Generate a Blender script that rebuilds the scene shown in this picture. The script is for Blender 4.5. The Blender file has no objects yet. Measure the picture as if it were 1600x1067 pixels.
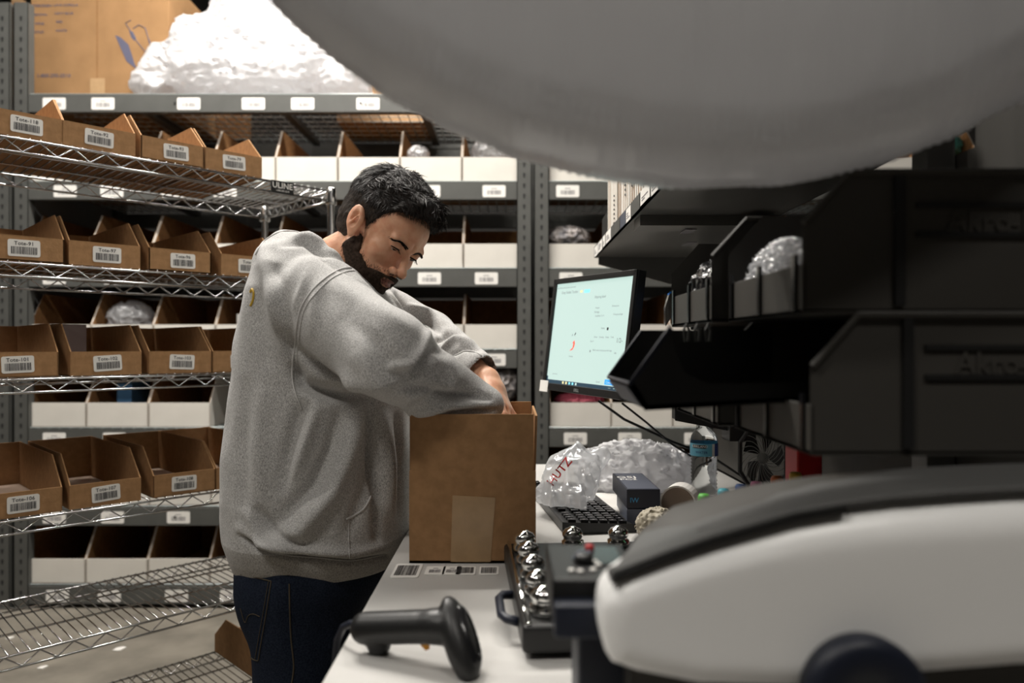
import bpy, math, random
import numpy as np
from mathutils import Vector, Matrix, noise
from mathutils.bvhtree import BVHTree

# ---------------------------------------------------------------- camera, world, exposure
F, HY, H = 1150.0, 540.0, 1.28
S = bpy.context.scene
C = S.collection
cam_d = bpy.data.cameras.new('camera'); cam = bpy.data.objects.new('camera', cam_d); C.objects.link(cam)
cam.location = (0, 0, H); cam.rotation_euler = (math.radians(90), 0, 0)
cam_d.sensor_width = 36; cam_d.lens = F / 1600 * 36; cam_d.shift_y = (HY - 533.5) / 1600
cam_d.clip_start = .05
cam_d.dof.use_dof = True; cam_d.dof.focus_distance = 1.5; cam_d.dof.aperture_fstop = 2.8
S.camera = cam
w = bpy.data.worlds.new('world'); S.world = w; w.use_nodes = True
w.node_tree.nodes['Background'].inputs[0].default_value = (.85, .92, 1, 1)
w.node_tree.nodes['Background'].inputs[1].default_value = .07
S.view_settings.view_transform = 'Standard'; S.view_settings.look = 'None'
S.view_settings.exposure = 0.0; S.view_settings.gamma = 1; S.view_settings.use_curve_mapping = False
S.cycles.max_bounces = 8; S.cycles.transparent_max_bounces = 16
S.cycles.sample_clamp_indirect = 6


def area(name, loc, size, energy, col=(1, .95, .88), rot=(0, 0, 0)):
    d = bpy.data.lights.new(name, 'AREA'); d.shape = 'RECTANGLE'; d.size, d.size_y = size
    d.energy = energy; d.color = col
    o = bpy.data.objects.new(name, d); C.objects.link(o); o.location = loc; o.rotation_euler = rot
    return o


LAMPS = [  # x, y, z, length, watts : strip lights of the aisles; first pair of last row: added camera-side fill
    (-1.25, 2.75, 4.05, 1.2, 92), (.25, 2.75, 4.05, 1.2, 54),
    (-1.5, -.7, 4.05, 1.2, 42), (.9, -.9, 4.05, 1.2, 32), (-2.9, 1.2, 4.05, 1.2, 35), (-.85, 3.95, 3.85, .9, 17), (-.95, 1.95, 3.35, .9, 34),
]
for i, (x, y, z, L, e) in enumerate(LAMPS):
    area('strip_light_glow', (x, y, z - .05), (L, .14), e)


def P(px, py, Y):
    return Vector(((px - 800) / F * Y, Y, H - (py - HY) / F * Y))


# ---------------------------------------------------------------- materials
def mat(name, col, rough=.5, metal=0, noise_amt=0, noise_scale=30, bump=0, bump_scale=200, spec=.5, trans=0, emit=None,
        emit_s=0, col2=None, sheen=0, coat=0, sss=0, alpha=1, ior=1.45):
    m = bpy.data.materials.new(name); m.use_nodes = True
    nt = m.node_tree; b = nt.nodes['Principled BSDF']
    b.inputs['Base Color'].default_value = (*col, 1); b.inputs['Roughness'].default_value = rough
    b.inputs['Metallic'].default_value = metal; b.inputs['Specular IOR Level'].default_value = spec
    b.inputs['Transmission Weight'].default_value = trans; b.inputs['Sheen Weight'].default_value = sheen
    b.inputs['Coat Weight'].default_value = coat; b.inputs['Alpha'].default_value = alpha; b.inputs['IOR'].default_value = ior
    if sss:
        b.inputs['Subsurface Weight'].default_value = sss; b.inputs['Subsurface Scale'].default_value = .006
        b.inputs['Subsurface Radius'].default_value = (1, .4, .2)
    if emit:
        b.inputs['Emission Color'].default_value = (*emit, 1); b.inputs['Emission Strength'].default_value = emit_s
    tc = nt.nodes.new('ShaderNodeTexCoord')
    if noise_amt:
        n = nt.nodes.new('ShaderNodeTexNoise'); n.inputs['Scale'].default_value = noise_scale; n.inputs['Detail'].default_value = 6
        nt.links.new(tc.outputs['Object'], n.inputs['Vector'])
        r = nt.nodes.new('ShaderNodeMix'); r.data_type = 'RGBA'
        c2 = col2 or tuple(max(0, c * (1 - noise_amt)) for c in col)
        r.inputs['A'].default_value = (*col, 1); r.inputs['B'].default_value = (*c2, 1)
        mr = nt.nodes.new('ShaderNodeMapRange'); mr.inputs['From Min'].default_value = .35; mr.inputs['From Max'].default_value = .65
        nt.links.new(n.outputs['Fac'], mr.inputs['Value']); nt.links.new(mr.outputs['Result'], r.inputs['Factor'])
        nt.links.new(r.outputs['Result'], b.inputs['Base Color'])
    if bump:
        n2 = nt.nodes.new('ShaderNodeTexNoise'); n2.inputs['Scale'].default_value = bump_scale; n2.inputs['Detail'].default_value = 4
        nt.links.new(tc.outputs['Object'], n2.inputs['Vector'])
        bp = nt.nodes.new('ShaderNodeBump'); bp.inputs['Strength'].default_value = bump; bp.inputs['Distance'].default_value = .004
        nt.links.new(n2.outputs['Fac'], bp.inputs['Height']); nt.links.new(bp.outputs['Normal'], b.inputs['Normal'])
    return m


def film_mat(name, tint=(.9, .92, .95), clear=.5, rough=.2):
    """thin plastic film: part see-through, part milky, with sharp glints"""
    m = bpy.data.materials.new(name); m.use_nodes = True; nt = m.node_tree
    for n in list(nt.nodes):
        nt.nodes.remove(n)
    out = nt.nodes.new('ShaderNodeOutputMaterial')
    tr = nt.nodes.new('ShaderNodeBsdfTransparent'); df = nt.nodes.new('ShaderNodeBsdfDiffuse'); tl = nt.nodes.new('ShaderNodeBsdfTranslucent')
    gl = nt.nodes.new('ShaderNodeBsdfGlossy'); gl.inputs['Roughness'].default_value = rough
    df.inputs[0].default_value = (*tint, 1); tl.inputs[0].default_value = (*tint, 1)
    m1 = nt.nodes.new('ShaderNodeMixShader'); m1.inputs[0].default_value = .5
    m2 = nt.nodes.new('ShaderNodeMixShader'); m2.inputs[0].default_value = clear
    m3 = nt.nodes.new('ShaderNodeMixShader')
    lw = nt.nodes.new('ShaderNodeLayerWeight'); lw.inputs[0].default_value = .35
    mr = nt.nodes.new('ShaderNodeMapRange'); mr.inputs['To Min'].default_value = .08; mr.inputs['To Max'].default_value = .5
    nt.links.new(lw.outputs['Facing'], mr.inputs['Value']); nt.links.new(mr.outputs['Result'], m3.inputs[0])
    nt.links.new(df.outputs[0], m1.inputs[1]); nt.links.new(tl.outputs[0], m1.inputs[2])
    nt.links.new(m1.outputs[0], m2.inputs[1]); nt.links.new(tr.outputs[0], m2.inputs[2])
    nt.links.new(m2.outputs[0], m3.inputs[1]); nt.links.new(gl.outputs[0], m3.inputs[2])
    nt.links.new(m3.outputs[0], out.inputs[0])
    return m


def heather(name, dark, light, scale=900):
    m = mat(name, light, rough=.95, sheen=.25, spec=.1, bump=.35, bump_scale=700)
    nt = m.node_tree; b = nt.nodes['Principled BSDF']; tc = nt.nodes['Texture Coordinate']
    n = nt.nodes.new('ShaderNodeTexNoise'); n.inputs['Scale'].default_value = scale; n.inputs['Detail'].default_value = 2
    mp = nt.nodes.new('ShaderNodeMapping'); mp.inputs['Scale'].default_value = (1, 1, .35)
    nt.links.new(tc.outputs['Object'], mp.inputs[0]); nt.links.new(mp.outputs[0], n.inputs['Vector'])
    r = nt.nodes.new('ShaderNodeValToRGB'); r.color_ramp.elements[0].position = .36; r.color_ramp.elements[1].position = .62
    r.color_ramp.elements[0].color = (*dark, 1); r.color_ramp.elements[1].color = (*light, 1)
    nt.links.new(n.outputs['Fac'], r.inputs[0]); nt.links.new(r.outputs[0], b.inputs['Base Color'])
    return m


M = dict(
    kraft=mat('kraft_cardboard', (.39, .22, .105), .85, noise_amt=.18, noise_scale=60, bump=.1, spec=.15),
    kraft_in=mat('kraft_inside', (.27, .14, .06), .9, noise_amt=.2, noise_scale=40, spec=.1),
    kraft_light=mat('kraft_light', (.42, .255, .135), .85, noise_amt=.12, noise_scale=8, spec=.15),
    tape=mat('clear_packing_tape', (.45, .29, .15), .25, spec=.6, noise_amt=.1, noise_scale=50),
    white_board=mat('white_cardboard', (.69, .66, .605), .75, noise_amt=.05, noise_scale=10, spec=.2),
    pad=mat('tan_pad', (.55, .42, .33), .8), liner=mat('grey_pink_liner', (.26, .20, .19), .8), panel_grey=mat('light_grey_steel', (.22, .225, .22), .5),
    paper=mat('white_paper', (.82, .80, .76), .7, spec=.2),
    ink=mat('black_ink', (.03, .03, .035), .6),
    ink_soft=mat('faded_ink', (.22, .21, .22), .7),
    ink_blue=mat('dark_blue_ink', (.09, .09, .14), .7),
    rack=mat('grey_rack_paint', (.090, .091, .085), .45, noise_amt=.12, noise_scale=12, spec=.4),
    rack_dark=mat('dark_slot', (.02, .02, .02), .8),
    wire=mat('galvanised_wire', (.60, .66, .66), .4, metal=.7),
    chrome=mat('chrome', (.62, .62, .62), .18, metal=1),
    chrome_bright=mat('bright_chrome', (.85, .85, .83), .08, metal=1),
    black=mat('black_plastic', (.012, .012, .012), .4, bump=.05),
    black_gloss=mat('glossy_black_plastic', (.01, .01, .011), .18),
    bin_black=mat('dark_bin_plastic', (.040, .037, .032), .55, bump=.05, bump_scale=400),
    navy_black=mat('blue_black_plastic', (.008, .011, .022), .45),
    grey_lid=mat('grey_plastic', (.075, .075, .073), .55, bump=.04, bump_scale=500),
    white_plastic=mat('white_plastic', (.86, .86, .85), .32, spec=.5),
    worktop=mat('pale_laminate', (.54, .53, .51), .38, noise_amt=.08, noise_scale=6, spec=.5),
    steel_dark=mat('dark_painted_steel', (.14, .138, .13), .34, metal=.35, noise_amt=.2, noise_scale=4),
    concrete=mat('concrete', (.25, .225, .185), .6, noise_amt=.35, noise_scale=5, bump=.15, bump_scale=40),
    wall=mat('warehouse_wall', (.10, .095, .09), .9, noise_amt=.2, noise_scale=1),
    ceil=mat('ceiling_paint', (.05, .05, .05), .9),
    skin=mat('skin', (.74, .42, .27), .45, noise_amt=.14, noise_scale=60, bump=.12, bump_scale=260, sss=.18, spec=.4, col2=(.68, .33, .20)),
    lip=mat('lip_skin', (.36, .15, .11), .45, sss=.1),
    hair=mat('dark_brown_hair', (.010, .008, .007), .55, spec=.22, noise_amt=.5, noise_scale=120, col2=(.018, .012, .009)),
    hair_fade=mat('short_side_hair', (.028, .023, .019), .8, spec=.15, noise_amt=.6, noise_scale=300, col2=(.06, .045, .035)),
    beard=mat('dark_brown_beard', (.026, .018, .013), .8, spec=.15, noise_amt=.4, noise_scale=200, col2=(.065, .042, .03)),
    eye=mat('eye_white', (.55, .5, .46), .15),
    iris=mat('dark_iris', (.03, .017, .01), .1),
    hoodie=heather('grey_heather_fleece', (.30, .295, .29), (.69, .68, .665)),
    rib=heather('grey_heather_rib', (.25, .24, .225), (.50, .48, .455), 700),
    thread=mat('pale_grey_thread', (.62, .61, .60), .9),
    denim=mat('dark_denim', (.010, .014, .026), .9, noise_amt=.5, noise_scale=350, col2=(.022, .030, .050), bump=.4, bump_scale=900, spec=.1),
    denim_thread=mat('ochre_thread', (.075, .06, .04), .9),
    shoe=mat('black_shoe', (.02, .02, .02), .6),
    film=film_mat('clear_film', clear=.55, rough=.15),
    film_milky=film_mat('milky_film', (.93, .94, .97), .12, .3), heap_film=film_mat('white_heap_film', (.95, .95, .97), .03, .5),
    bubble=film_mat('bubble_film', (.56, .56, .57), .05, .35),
    pet=film_mat('clear_bottle', (.50, .52, .53), .66, .05), rear_kraft=mat('darker_brown_carton', (.33, .19, .09), .85, noise_amt=.15, noise_scale=9, spec=.12),  # rear_kraft: darker kraft tone for the large carton
    screen=mat('screen_glow', (.1, .1, .1), .3, emit=(.60, .80, .73), emit_s=.95),
    screen_grey=mat('screen_text', (.1, .1, .1), .4, emit=(.25, .33, .32), emit_s=.9),
    screen_dark=mat('screen_bar', (.02, .03, .05), .3, emit=(.02, .05, .07), emit_s=1),
    screen_blue=mat('screen_button', (.02, .2, .6), .3, emit=(.02, .33, .85), emit_s=1),
    screen_red=mat('screen_shoe', (.5, .05, .03), .3, emit=(.75, .09, .05), emit_s=1),
    screen_cyan=mat('screen_tag', (.1, .5, .6), .3, emit=(.3, .65, .75), emit_s=1),
    screen_yellow=mat('screen_star', (.5, .4, .1), .3, emit=(.75, .7, .45), emit_s=1),
    red=mat('red_plastic', (.36, .008, .008), .4), blue=mat('blue_plastic', (.01, .12, .42), .35),
    green=mat('green_plastic', (.10, .42, .06), .5), cyan=mat('cyan_plastic', (.05, .36, .45), .5),
    navy=mat('navy_plastic', (.03, .10, .33), .5), pink=mat('pink_plastic', (.42, .10, .22), .5),
    orange=mat('orange_plastic', (.65, .17, .04), .5), yellow=mat('yellow_plastic', (.62, .40, .05), .5),
    amber=mat('amber_trigger', (.75, .32, .02), .4),
    box_navy=mat('dark_navy_carton', (.012, .014, .026), .45), box_grey=mat('slate_carton', (.07, .08, .11), .45),
    water=mat('clear_pet', (.92, .95, .96), .06, trans=1, ior=1.3),
    label_blue=mat('bottle_label_blue', (.03, .22, .42), .4), label_cyan=mat('bottle_label_cyan', (.16, .50, .66), .4),
    label_navy=mat('bottle_label_navy', (.02, .05, .25), .4),
    khaki=mat('beige_plastic', (.40, .36, .28), .6), brown=mat('brown_paper_roll', (.20, .15, .11), .8),
    camo=mat('patterned_fabric', (.09, .09, .10), .7, noise_amt=1, noise_scale=18, col2=(.42, .38, .36)),
    teal_bag=mat('teal_bag', (.05, .18, .15), .3), maroon=mat('maroon_cloth', (.22, .03, .05), .7),
    lamp_glow=mat('lamp_glow', (1, 1, 1), .5, emit=(1, .96, .9), emit_s=12),
    light_blue=mat('light_blue_box', (.10, .26, .50), .6),
)


def streaks(m, scale, strength):
    nt = m.node_tree; tc = nt.nodes.new('ShaderNodeTexCoord'); mp = nt.nodes.new('ShaderNodeMapping'); mp.inputs['Scale'].default_value = scale
    n = nt.nodes.new('ShaderNodeTexNoise'); n.inputs['Scale'].default_value = 1; n.inputs['Detail'].default_value = 5
    b = nt.nodes.new('ShaderNodeBump'); b.inputs['Strength'].default_value = strength; b.inputs['Distance'].default_value = .01
    nt.links.new(tc.outputs['Object'], mp.inputs[0]); nt.links.new(mp.outputs[0], n.inputs['Vector']); nt.links.new(n.outputs['Fac'], b.inputs['Height'])
    for q in nt.nodes:
        if q.type in ('BSDF_DIFFUSE', 'BSDF_GLOSSY', 'BSDF_TRANSLUCENT'): nt.links.new(b.outputs['Normal'], q.inputs['Normal'])


streaks(M['bubble'], (26, 8, 5), .55)


# ---------------------------------------------------------------- mesh builder
def wmat(o):
    m = o.matrix_basis.copy()
    while o.parent is not None:
        o = o.parent; m = o.matrix_basis @ m
    return m


def tag(o, label=None, cat=None, group=None, kind=None):
    for k, v in (('label', label), ('category', cat), ('group', group), ('kind', kind)):
        if v: o[k] = v
    return o


def thing(name, label, cat, loc=(0, 0, 0), rz=0, group=None):
    o = bpy.data.objects.new(name, None); C.objects.link(o); o.empty_display_size = .05
    o.location = loc; o.rotation_euler = (0, 0, rz)
    return tag(o, label, cat, group)


class MB:
    def __init__(s):
        s.v = []; s.f = []; s.m = []; s.mats = []

    def mi(s, m):
        m = M[m] if isinstance(m, str) else m
        if m not in s.mats: s.mats.append(m)
        return s.mats.index(m)

    def add(s, vs, fs, m):
        n = len(s.v); i = s.mi(m)
        s.v.extend(tuple(v) for v in vs)
        for f in fs:
            s.f.append(tuple(k + n for k in f)); s.m.append(i)
        return s

    def box(s, a, b, m, T=None):
        x0, y0, z0 = (min(a[i], b[i]) for i in range(3)); x1, y1, z1 = (max(a[i], b[i]) for i in range(3))
        vs = [Vector(p) for p in ((x0, y0, z0), (x1, y0, z0), (x1, y1, z0), (x0, y1, z0), (x0, y0, z1), (x1, y0, z1), (x1, y1, z1), (x0, y1, z1))]
        if T is not None: vs = [T @ v for v in vs]
        return s.add(vs, [(0, 3, 2, 1), (4, 5, 6, 7), (0, 1, 5, 4), (1, 2, 6, 5), (2, 3, 7, 6), (3, 0, 4, 7)], m)

    def prism(s, poly, axis, a, b, m, m2=None, T=None):
        """polygon (2D) extruded along axis from a to b; m2 = material of the far cap"""
        def pt(p, t):
            q = {'x': (t, p[0], p[1]), 'y': (p[0], t, p[1]), 'z': (p[0], p[1], t)}[axis]
            q = Vector(q)
            return T @ q if T is not None else q
        n = len(poly)
        vs = [pt(p, a) for p in poly] + [pt(p, b) for p in poly]
        s.add(vs, [tuple(range(n))] + [(i, (i + 1) % n, n + (i + 1) % n, n + i) for i in range(n)], m)
        return s.add(vs[n:], [tuple(range(n))], m2 or m)

    def tube(s, pts, r, m, seg=8, closed=False, cap=True):
        pts = [Vector(p) for p in pts]; n = len(pts)
        rs = r if isinstance(r, (list, tuple)) else [r] * n
        up = Vector((.13, .21, .97)); vs = []; prev = None
        for i in range(n):
            a = pts[(i - 1) % n] if (closed or i > 0) else pts[i]; b = pts[(i + 1) % n] if (closed or i < n - 1) else pts[i]
            t = (b - a).normalized()
            if prev is None:
                x = t.cross(up if abs(t.dot(up)) < .95 else Vector((1, 0, 0))).normalized()
            else:
                x = (prev - t * prev.dot(t)).normalized()
            prev = x; y = t.cross(x)
            for k in range(seg):
                an = 2 * math.pi * k / seg
                vs.append(pts[i] + (x * math.cos(an) + y * math.sin(an)) * rs[i])
        fs = []
        for i in range(n if closed else n - 1):
            j = (i + 1) % n
            for k in range(seg):
                l = (k + 1) % seg
                fs.append((i * seg + k, i * seg + l, j * seg + l, j * seg + k))
        if cap and not closed:
            fs.append(tuple(reversed(range(seg)))); fs.append(tuple((n - 1) * seg + k for k in range(seg)))
        return s.add(vs, fs, m)

    def lathe(s, prof, m, c=(0, 0, 0), seg=24, T=None):
        """profile of (r, z) turned about z at c"""
        vs = []; c = Vector(c)
        for r, z in prof:
            for k in range(seg):
                an = 2 * math.pi * k / seg
                v = Vector((r * math.cos(an), r * math.sin(an), z))
                vs.append((T @ v if T is not None else v) + c)
        fs = []
        for i in range(len(prof) - 1):
            for k in range(seg):
                l = (k + 1) % seg
                fs.append((i * seg + k, i * seg + l, (i + 1) * seg + l, (i + 1) * seg + k))
        fs.append(tuple(reversed(range(seg)))); fs.append(tuple((len(prof) - 1) * seg + k for k in range(seg)))
        return s.add(vs, fs, m)

    def text(s, txt, size, m, T, d=0):
        vs, fs = text_geo(txt)
        return s.add([T @ Vector((x * size, d, y * size)) for x, y in vs], fs, m)

    def build(s, name, parent=None, origin=None, smooth=False, bevel=0, world=True, segs=2, sub=0):
        me = bpy.data.meshes.new(name)
        co = s.v
        if world and parent is not None:
            inv = wmat(parent).inverted(); co = [inv @ Vector(v) for v in co]
        elif origin is not None:
            o_ = Vector(origin); co = [Vector(v) - o_ for v in co]
        me.from_pydata([tuple(v) for v in co], [], s.f)
        for m in s.mats: me.materials.append(m)
        me.polygons.foreach_set('material_index', s.m)
        if smooth:
            me.polygons.foreach_set('use_smooth', [True] * len(me.polygons))
        me.update()
        o = bpy.data.objects.new(name, me); C.objects.link(o)
        if parent is not None: o.parent = parent
        elif origin is not None: o.location = origin
        if sub:
            q = o.modifiers.new('subdivision', 'SUBSURF'); q.levels = q.render_levels = sub
        if bevel:
            q = o.modifiers.new('bevel', 'BEVEL'); q.width = bevel; q.segments = segs; q.limit_method = 'ANGLE'; q.angle_limit = math.radians(35)
            if not smooth:
                me.polygons.foreach_set('use_smooth', [True] * len(me.polygons))
                wn = o.modifiers.new('normals', 'WEIGHTED_NORMAL'); wn.keep_sharp = True
        return o


_tg = {}


def text_geo(txt):
    """centred text as flat polygons, cap height about .7 at size 1"""
    if txt in _tg: return _tg[txt]
    c = bpy.data.curves.new('text', 'FONT'); c.body = txt; c.align_x = 'CENTER'; c.resolution_u = 2; c.offset = .012
    o = bpy.data.objects.new('text', c); C.objects.link(o)
    dg = bpy.context.evaluated_depsgraph_get(); me = bpy.data.meshes.new_from_object(o.evaluated_get(dg))
    vs = [(v.co.x, v.co.y) for v in me.vertices]; fs = [tuple(p.vertices) for p in me.polygons]
    bpy.data.objects.remove(o); bpy.data.curves.remove(c); bpy.data.meshes.remove(me)
    _tg[txt] = (vs, fs); return _tg[txt]


def copy_tree(o, parent=None):
    c = o.copy(); C.objects.link(c)
    if parent is not None: c.parent = parent
    for ch in list(KIDS.get(o.name, [])):
        copy_tree(ch, c)
    return c


KIDS = {}


def index_kids(o):
    KIDS[o.name] = [k for k in bpy.data.objects if k.parent == o]
    for k in KIDS[o.name]: index_kids(k)


def shell_plate(top, bot, ridge, y0, y1, r, m, nu=120, nv=44):
    """moulded side shell: outline given by top and bottom chains (x, z) from a shared left end; front face rounds back
    over radius r at the rim and leans back above the ridge line"""
    top, bot, ridge = (np.array(q) for q in (top, bot, ridge)); x0, x1 = top[0, 0], top[-1, 0]
    us = x0 + (x1 - x0) * np.linspace(0, 1, nu) ** 2.2; vsn = .5 - .5 * np.cos(np.pi * np.linspace(0, 1, nv))
    ol = np.concatenate([np.stack([us, np.interp(us, top[:, 0], top[:, 1])], 1)[::-1], np.stack([us, np.interp(us, bot[:, 0], bot[:, 1])], 1)[1:]])
    A, B = ol[:-1], ol[1:]; D = B - A; L = (D ** 2).sum(1) + 1e-12
    vs = []
    for u in us:
        zt, zb = np.interp(u, top[:, 0], top[:, 1]), np.interp(u, bot[:, 0], bot[:, 1]); zr = np.interp(u, ridge[:, 0], ridge[:, 1])
        for v in vsn:
            p = np.array([u, zb + (zt - zb) * v]); t_ = np.clip(((p - A) * D).sum(1) / L, 0, 1)
            d = min(np.sqrt(((p - A - D * t_[:, None]) ** 2).sum(1)).min() / r, 1); a = 1 - d
            lean = .42 * (np.hypot(p[1] - zr, .004) + p[1] - zr) * .5
            vs.append((p[0], y0 + r * (1 - math.sqrt(max(0, 1 - a * a))) * .8 + lean, p[1]))
    n = len(vs); fs = [(i * nv + k, i * nv + k + 1, (i + 1) * nv + k + 1, (i + 1) * nv + k) for i in range(nu - 1) for k in range(nv - 1)]
    rim = [i * nv for i in range(nu)] + [(nu - 1) * nv + k for k in range(1, nv)] + [i * nv + nv - 1 for i in range(nu - 2, 0, -1)]
    for k in rim: vs.append((vs[k][0], y1, vs[k][2]))
    m_ = len(rim)
    fs += [(rim[k], rim[(k + 1) % m_], n + (k + 1) % m_, n + k) for k in range(m_)]
    return MB().add(vs, fs, m)


def frame(p, x, z):
    """matrix with origin p, local x, local z, local y = z cross x"""
    x = Vector(x).normalized(); z = Vector(z).normalized(); y = z.cross(x).normalized()
    m = Matrix.Identity(4)
    for i in range(3):
        m[i][0], m[i][1], m[i][2], m[i][3] = x[i], y[i], z[i], p[i]
    return m


# ---------------------------------------------------------------- signed distance sculpting
def vnoise(X, Y, Z, seed=0):
    xi, yi, zi = np.floor(X).astype(np.int64), np.floor(Y).astype(np.int64), np.floor(Z).astype(np.int64)
    xf, yf, zf = X - xi, Y - yi, Z - zi
    u, v, w_ = (t * t * (3 - 2 * t) for t in (xf, yf, zf))

    def h(a, b, c):
        n = (a * 374761393 + b * 668265263 + c * 2147483647 + seed * 974711) & 0x7fffffff
        n = ((n ^ (n >> 13)) * 1274126177) & 0x7fffffff
        return ((n ^ (n >> 16)) & 0xffff) / 32767.5 - 1
    r = 0
    for a in (0, 1):
        for b in (0, 1):
            for c in (0, 1):
                r = r + h(xi + a, yi + b, zi + c) * (u if a else 1 - u) * (v if b else 1 - v) * (w_ if c else 1 - w_)
    return r


def sell(G, c, r, R=None):
    x, y, z = G[0] - c[0], G[1] - c[1], G[2] - c[2]
    if R is not None:
        x, y, z = (R[0][i] * x + R[1][i] * y + R[2][i] * z for i in range(3))
    k0 = np.sqrt((x / r[0]) ** 2 + (y / r[1]) ** 2 + (z / r[2]) ** 2) + 1e-9
    k1 = np.sqrt((x / r[0] ** 2) ** 2 + (y / r[1] ** 2) ** 2 + (z / r[2] ** 2) ** 2) + 1e-9
    return k0 * (k0 - 1) / k1


def scap(G, a, b, ra, rb=None):
    rb = ra if rb is None else rb
    ax, ay, az = a[0], a[1], a[2]; bx, by, bz = b[0] - ax, b[1] - ay, b[2] - az
    px, py, pz = G[0] - ax, G[1] - ay, G[2] - az
    t = np.clip((px * bx + py * by + pz * bz) / (bx * bx + by * by + bz * bz + 1e-12), 0, 1)
    return np.sqrt((px - t * bx) ** 2 + (py - t * by) ** 2 + (pz - t * bz) ** 2) - (ra + (rb - ra) * t)


def smin(a, b, k):
    h = np.clip(.5 + .5 * (b - a) / k, 0, 1)
    return b + (a - b) * h - k * h * (1 - h)


def smax(a, b, k):
    return -smin(-a, -b, k)


def chain(G, pts, rs, k=.01):
    d = None
    for i in range(len(pts) - 1):
        q = scap(G, pts[i], pts[i + 1], rs[i], rs[i + 1])
        d = q if d is None else smin(d, q, k)
    return d


def surface_nets(f, lo, hi, h):
    ax = [np.arange(lo[i], hi[i] + h, h, dtype=np.float32) for i in range(3)]
    G = np.meshgrid(*ax, indexing='ij')
    D = f(G).astype(np.float32)
    s = D < 0
    nx, ny, nz = D.shape
    c = [s[i:nx - 1 + i, j:ny - 1 + j, k:nz - 1 + k] for i in (0, 1) for j in (0, 1) for k in (0, 1)]
    cnt = sum(q.astype(np.int8) for q in c)
    I = np.argwhere((cnt > 0) & (cnt < 8))
    acc = np.zeros((len(I), 3)); num = np.zeros(len(I))
    corners = [(i, j, k) for i in (0, 1) for j in (0, 1) for k in (0, 1)]
    for a in range(8):
        for b in range(a + 1, 8):
            ca, cb = np.array(corners[a]), np.array(corners[b])
            if abs(ca - cb).sum() != 1: continue
            A, B = I + ca, I + cb
            da, db = D[A[:, 0], A[:, 1], A[:, 2]], D[B[:, 0], B[:, 1], B[:, 2]]
            x = (da < 0) != (db < 0)
            t = np.where(x, da / np.where(x, da - db, 1), 0)
            acc += np.where(x[:, None], A + (B - A) * t[:, None], 0); num += x
    V = acc / num[:, None] * h + np.array(lo)
    idx = -np.ones((nx - 1, ny - 1, nz - 1), np.int64); idx[I[:, 0], I[:, 1], I[:, 2]] = np.arange(len(I))
    Q = []
    for ax_ in range(3):
        sl0 = [slice(None)] * 3; sl1 = [slice(None)] * 3
        sl0[ax_] = slice(0, -1); sl1[ax_] = slice(1, None)
        o1, o2 = [(1, 2), (2, 0), (0, 1)][ax_]
        ch = s[tuple(sl0)] != s[tuple(sl1)]
        E_ = np.argwhere(ch); E_ = E_[(E_[:, o1] > 0) & (E_[:, o2] > 0) & (E_[:, o1] < D.shape[o1] - 1) & (E_[:, o2] < D.shape[o2] - 1)]
        fl = s[E_[:, 0], E_[:, 1], E_[:, 2]]
        q = []
        for da, db in ((-1, -1), (0, -1), (0, 0), (-1, 0)):
            K = E_.copy(); K[:, o1] += da; K[:, o2] += db
            q.append(idx[K[:, 0], K[:, 1], K[:, 2]])
        q = np.stack(q, 1); q[~fl] = q[~fl][:, ::-1]
        Q.append(q)
    return V, np.concatenate(Q)


def np_mesh(name, V, Q, mats, parent=None, midx=None, origin=None):
    """V in world coordinates"""
    if parent is not None:
        inv = np.array(wmat(parent).inverted()); V = V @ inv[:3, :3].T + inv[:3, 3]
    elif origin is not None:
        V = V - np.array(origin)
    me = bpy.data.meshes.new(name)
    k = Q.shape[1]
    me.vertices.add(len(V)); me.vertices.foreach_set('co', V.astype(np.float32).ravel())
    me.loops.add(len(Q) * k); me.loops.foreach_set('vertex_index', Q.astype(np.int32).ravel())
    me.polygons.add(len(Q)); me.polygons.foreach_set('loop_start', np.arange(0, len(Q) * k, k, dtype=np.int32))
    me.polygons.foreach_set('loop_total', np.full(len(Q), k, np.int32))
    for m in mats: me.materials.append(M[m] if isinstance(m, str) else m)
    if midx is not None: me.polygons.foreach_set('material_index', midx.astype(np.int32))
    me.polygons.foreach_set('use_smooth', np.ones(len(Q), bool))
    me.update(calc_edges=True); me.validate()
    o = bpy.data.objects.new(name, me); C.objects.link(o)
    if parent is not None: o.parent = parent
    elif origin is not None: o.location = origin
    return o


def normals(V, Q):
    n = np.cross(V[Q[:, 2]] - V[Q[:, 0]], V[Q[:, 3]] - V[Q[:, 1]])
    N = np.zeros_like(V)
    for k in range(4): np.add.at(N, Q[:, k], n)
    return N / (np.linalg.norm(N, axis=1)[:, None] + 1e-12)


def crumple(name, c, r, mats, seed=0, amp=.25, freq=3., h=None, parent=None, flat=None, label=None, cat=None, group=None):
    """a crumpled bag: ellipsoid with ridged folds, flattened at the bottom plane z = flat"""
    r = Vector(r); h = h or min(r) / 11
    lo = [c[i] - r[i] * 1.45 for i in range(3)]; hi = [c[i] + r[i] * 1.45 for i in range(3)]
    rm = (r[0] + r[1] + r[2]) / 3

    def f(G):
        d = sell(G, c, r)
        n = 1 - np.abs(vnoise(G[0] * freq / rm, G[1] * freq / rm, G[2] * freq / rm, seed)) * 2
        n2 = 1 - np.abs(vnoise(G[0] * freq * 2.7 / rm, G[1] * freq * 2.7 / rm, G[2] * freq * 2.7 / rm, seed + 7)) * 2
        d = d - amp * min(r) * (n * .6 + n2 * .35)
        if flat is not None: d = np.maximum(d, flat - G[2])
        return d
    V, Q = surface_nets(f, lo, hi, h)
    o = np_mesh(name, V, Q, mats, parent, origin=None if parent else (c[0], c[1], flat if flat is not None else c[2]))
    if label: tag(o, label, cat, group)
    return o
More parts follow.
